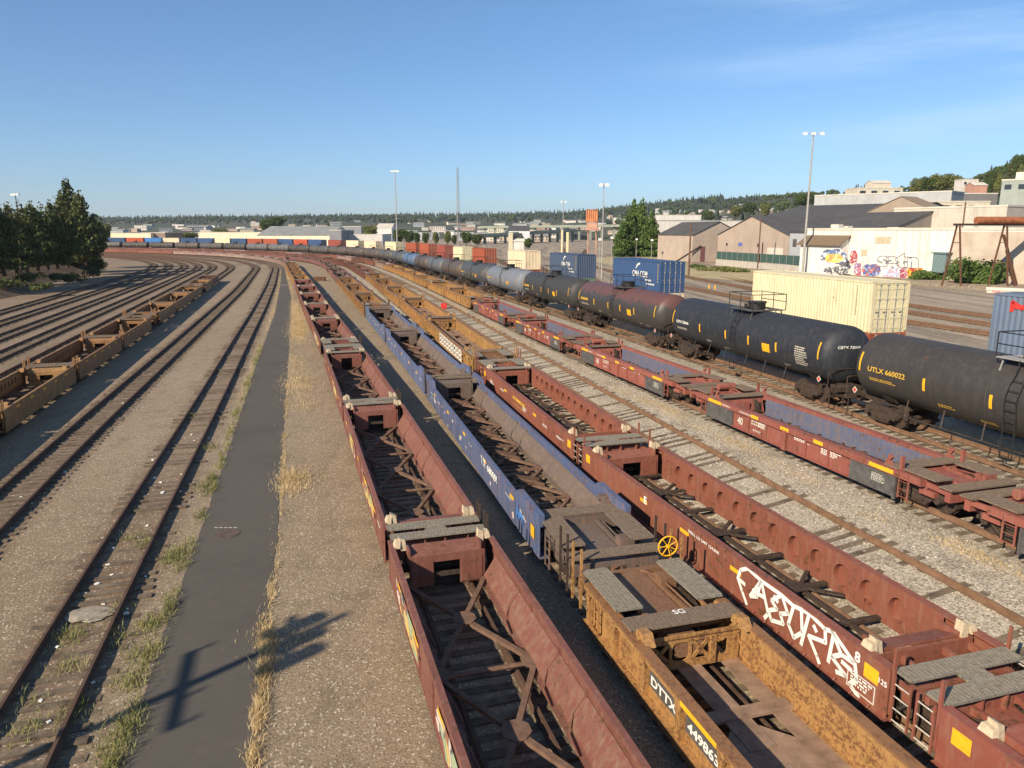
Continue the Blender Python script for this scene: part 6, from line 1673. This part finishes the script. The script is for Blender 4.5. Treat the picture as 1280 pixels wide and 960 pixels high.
for (x, y, rs, rn, k, h) in ((362, 602, .8, .3, 1100, .9), (378, 600, .9, .5, 600, .6), (372, 480, 2.2, .6, 1700, .8), (372, 455, 2., .45, 700, .8), (378, 505, 1.2, .5, 400, .6), (372, 415, 4, .5, 4200, .8), (374, 400, 5, .5, 4200, .8), (370, 385, 5, .4, 2600, .8), (330, 790, .5, .13, 260, .9), (334, 830, .5, .11, 260, .9), (325, 880, .5, .10, 180, .8), (350, 800, .5, .5, 300, .5)): pxspot(x, y, rs, rn, k, h)
for i in range(40): s = rnd.uniform(55, 200); sp_.append((s, pr(s) + .35, 2, .15, 90, .8))
for i in range(34): s = rnd.uniform(40, 200); sp_.append((s, pl(s) - .25, 2.5, .13, 90, .8))
for i in range(44): s = 24 + rnd.random() * 90; sp_.append((s, nofs('D', s) - 1.9 - abs(rnd.gauss(0, .25)), .9, .22, 120, .4))
for (s, n, k) in ((15.4, 18.5, 700), (13.2, 18.6, 400), (22.5, 18.2, 200), (27, 18.5, 300), (33.5, 18.6, 500), (35.5, 18.4, 400), (18.5, 17.9, 150)): sp_.append((s, n, .7, .22, k, .42))
for i in range(30): s = rnd.uniform(80, 160); sp_.append((s, rnd.uniform(100, 112), 5, 2.5, 120, 2.5))
for i in range(30): s = rnd.uniform(40, 110); sp_.append((s, rnd.uniform(30.5, 33), 3, .6, 60, .8))
grassmesh('dry_grass', sp_, 'dry', 1, .05, .24, .009, 1.1)
sp_ = []
for i in range(110): s = 12 + rnd.random() ** 1.25 * 60; sp_.append((s, pl(s) - .02 - rnd.random() * .3, .2, .09, 34, rnd.uniform(.4, 1)))
for (x, y, k) in ((95, 890, 110), (35, 915, 120), (90, 795, 200), (82, 835, 100), (145, 800, 90), (150, 760, 70), (180, 680, 100), (165, 672, 80), (243, 520, 70), (30, 880, 60), (190, 780, 260), (182, 815, 200), (165, 850, 240), (160, 905, 240), (145, 940, 240), (215, 700, 200), (225, 690, 160), (262, 560, 120), (252, 610, 120)): pxspot(x, y, .3, .22, k, .7)
grassmesh('weeds', sp_, 'weed', 2, .05, .34, .011, 1.0)
# litter and loose stones
def scatter(name, mat, spots, seed, kind='stuff'):
    r = random.Random(seed); g = MB()
    for (s, n, sz) in spots:
        X, Y = W(s, n); z = z0(s, n) + sz * .2; k = [Vector((r.uniform(.6, 1) * a, r.uniform(.6, 1) * b, r.uniform(.3, .6) * c)) * sz for a in (-1, 1) for b in (-1, 1) for c in (-1, 1)]
        a = r.uniform(0, 6.28); m_ = Matrix.Rotation(a, 3, 'Z')
        k = [m_ @ q + Vector((X, Y, z)) for q in k]
        g.add(k, [(0, 1, 3, 2), (4, 6, 7, 5), (0, 4, 5, 1), (2, 3, 7, 6), (0, 2, 6, 4), (1, 5, 7, 3)])
    o = g.build(name, mat); tag(o, kind=kind); return o
spots = []
for i in range(900):
    s = rnd.uniform(10, 60); n = rnd.uniform(-1.2, 2.0) if rnd.random() < .5 else rnd.uniform(-10, -6.5); spots.append((s, n, rnd.uniform(.012, .03)))
for i in range(2200): s = rnd.uniform(10, 60); spots.append((s, rnd.uniform(14.6, 19.2), rnd.uniform(.018, .045)))
scatter('loose_gravel', plain('loose_stone', (.40, .35, .28), .9, 0, .4, 2), spots, 4)
lit = []
for i in range(38): s = rnd.uniform(12, 40); lit.append((s, nofs('T8', s) + rnd.uniform(-1.1, 1.1), rnd.uniform(.025, .075)))
for i in range(25): s = rnd.uniform(25, 60); lit.append((s, nofs('T7', s) + rnd.uniform(-1, 1), rnd.uniform(.03, .08)))
scatter('litter', M['white'], lit, 6)
p = ground(112, 770); s_, n_ = SN(p.x, p.y); X, Y = W(s_, n_)
c = MB(); rnd2 = random.Random(2); n = 16; c.add([(0, 0, .075)] + [(math.cos(6.283 * i / n) * .5 * rnd2.uniform(.55, 1.15), math.sin(6.283 * i / n) * .4 * rnd2.uniform(.8, 1.1), .05) for i in range(n)] + [(math.cos(6.283 * i / n) * .66 * rnd2.uniform(.7, 1.2), math.sin(6.283 * i / n) * .42 * rnd2.uniform(.7, 1.2), 0) for i in range(n)],
    [(0, i + 1, (i + 1) % n + 1) for i in range(n)] + [(i + 1, n + i + 1, n + (i + 1) % n + 1, (i + 1) % n + 1) for i in range(n)])
o = c.build('spilled_concrete', plain('dirty_concrete', (.27, .23, .18), .95, 0, .35, 5)); o.location = (X, Y, .05); tag(o, 'pale spilled concrete patch between the rails of the weedy track', 'concrete patch')
# red switch box and small brown box in the yard
def prop(label, x, y, zg, size, mat, name, cat):
    p = ground(x, y, zg); g = MB(); a, b, h = size; g.box(-a, a, -b, b, 0, h); g.box(-a * 1.08, a * 1.08, -b * 1.08, b * 1.08, h, h + .05); g.box(-a * .3, a * .3, -b * 1.12, -b, h * .3, h * .6); g.box(-a, a, -b * 1.02, b * 1.02, -.15, .0)
    o = g.build(name, mat); o.location = p; tag(o, label, cat)
prop('small brown steel box on the gravel between the brown and yellow wagon rows', 400, 351, 0, (1.1, .5, .75), M['rust'], 'equipment_box', 'box')
prop('small bright red box beside the empty track near the yellow wagons', 555, 388, .8, (.35, .3, .8), M['red'], 'switch_box', 'box')

# ================================================================== AIR
hz = MB().box(-9200, 9200, -9200, 9200, -4, 260).build('haze', NT('haze_air').m)
_t = hz.data.materials[0].node_tree; _t.nodes.clear(); _o = _t.nodes.new('ShaderNodeOutputMaterial'); _v = _t.nodes.new('ShaderNodeVolumePrincipled')
_v.inputs['Color'].default_value = (.82, .90, 1, 1); _v.inputs['Density'].default_value = 6.5e-5; _v.inputs['Anisotropy'].default_value = .2
_t.links.new(_v.outputs[0], _o.inputs['Volume']); tag(hz, kind='stuff')
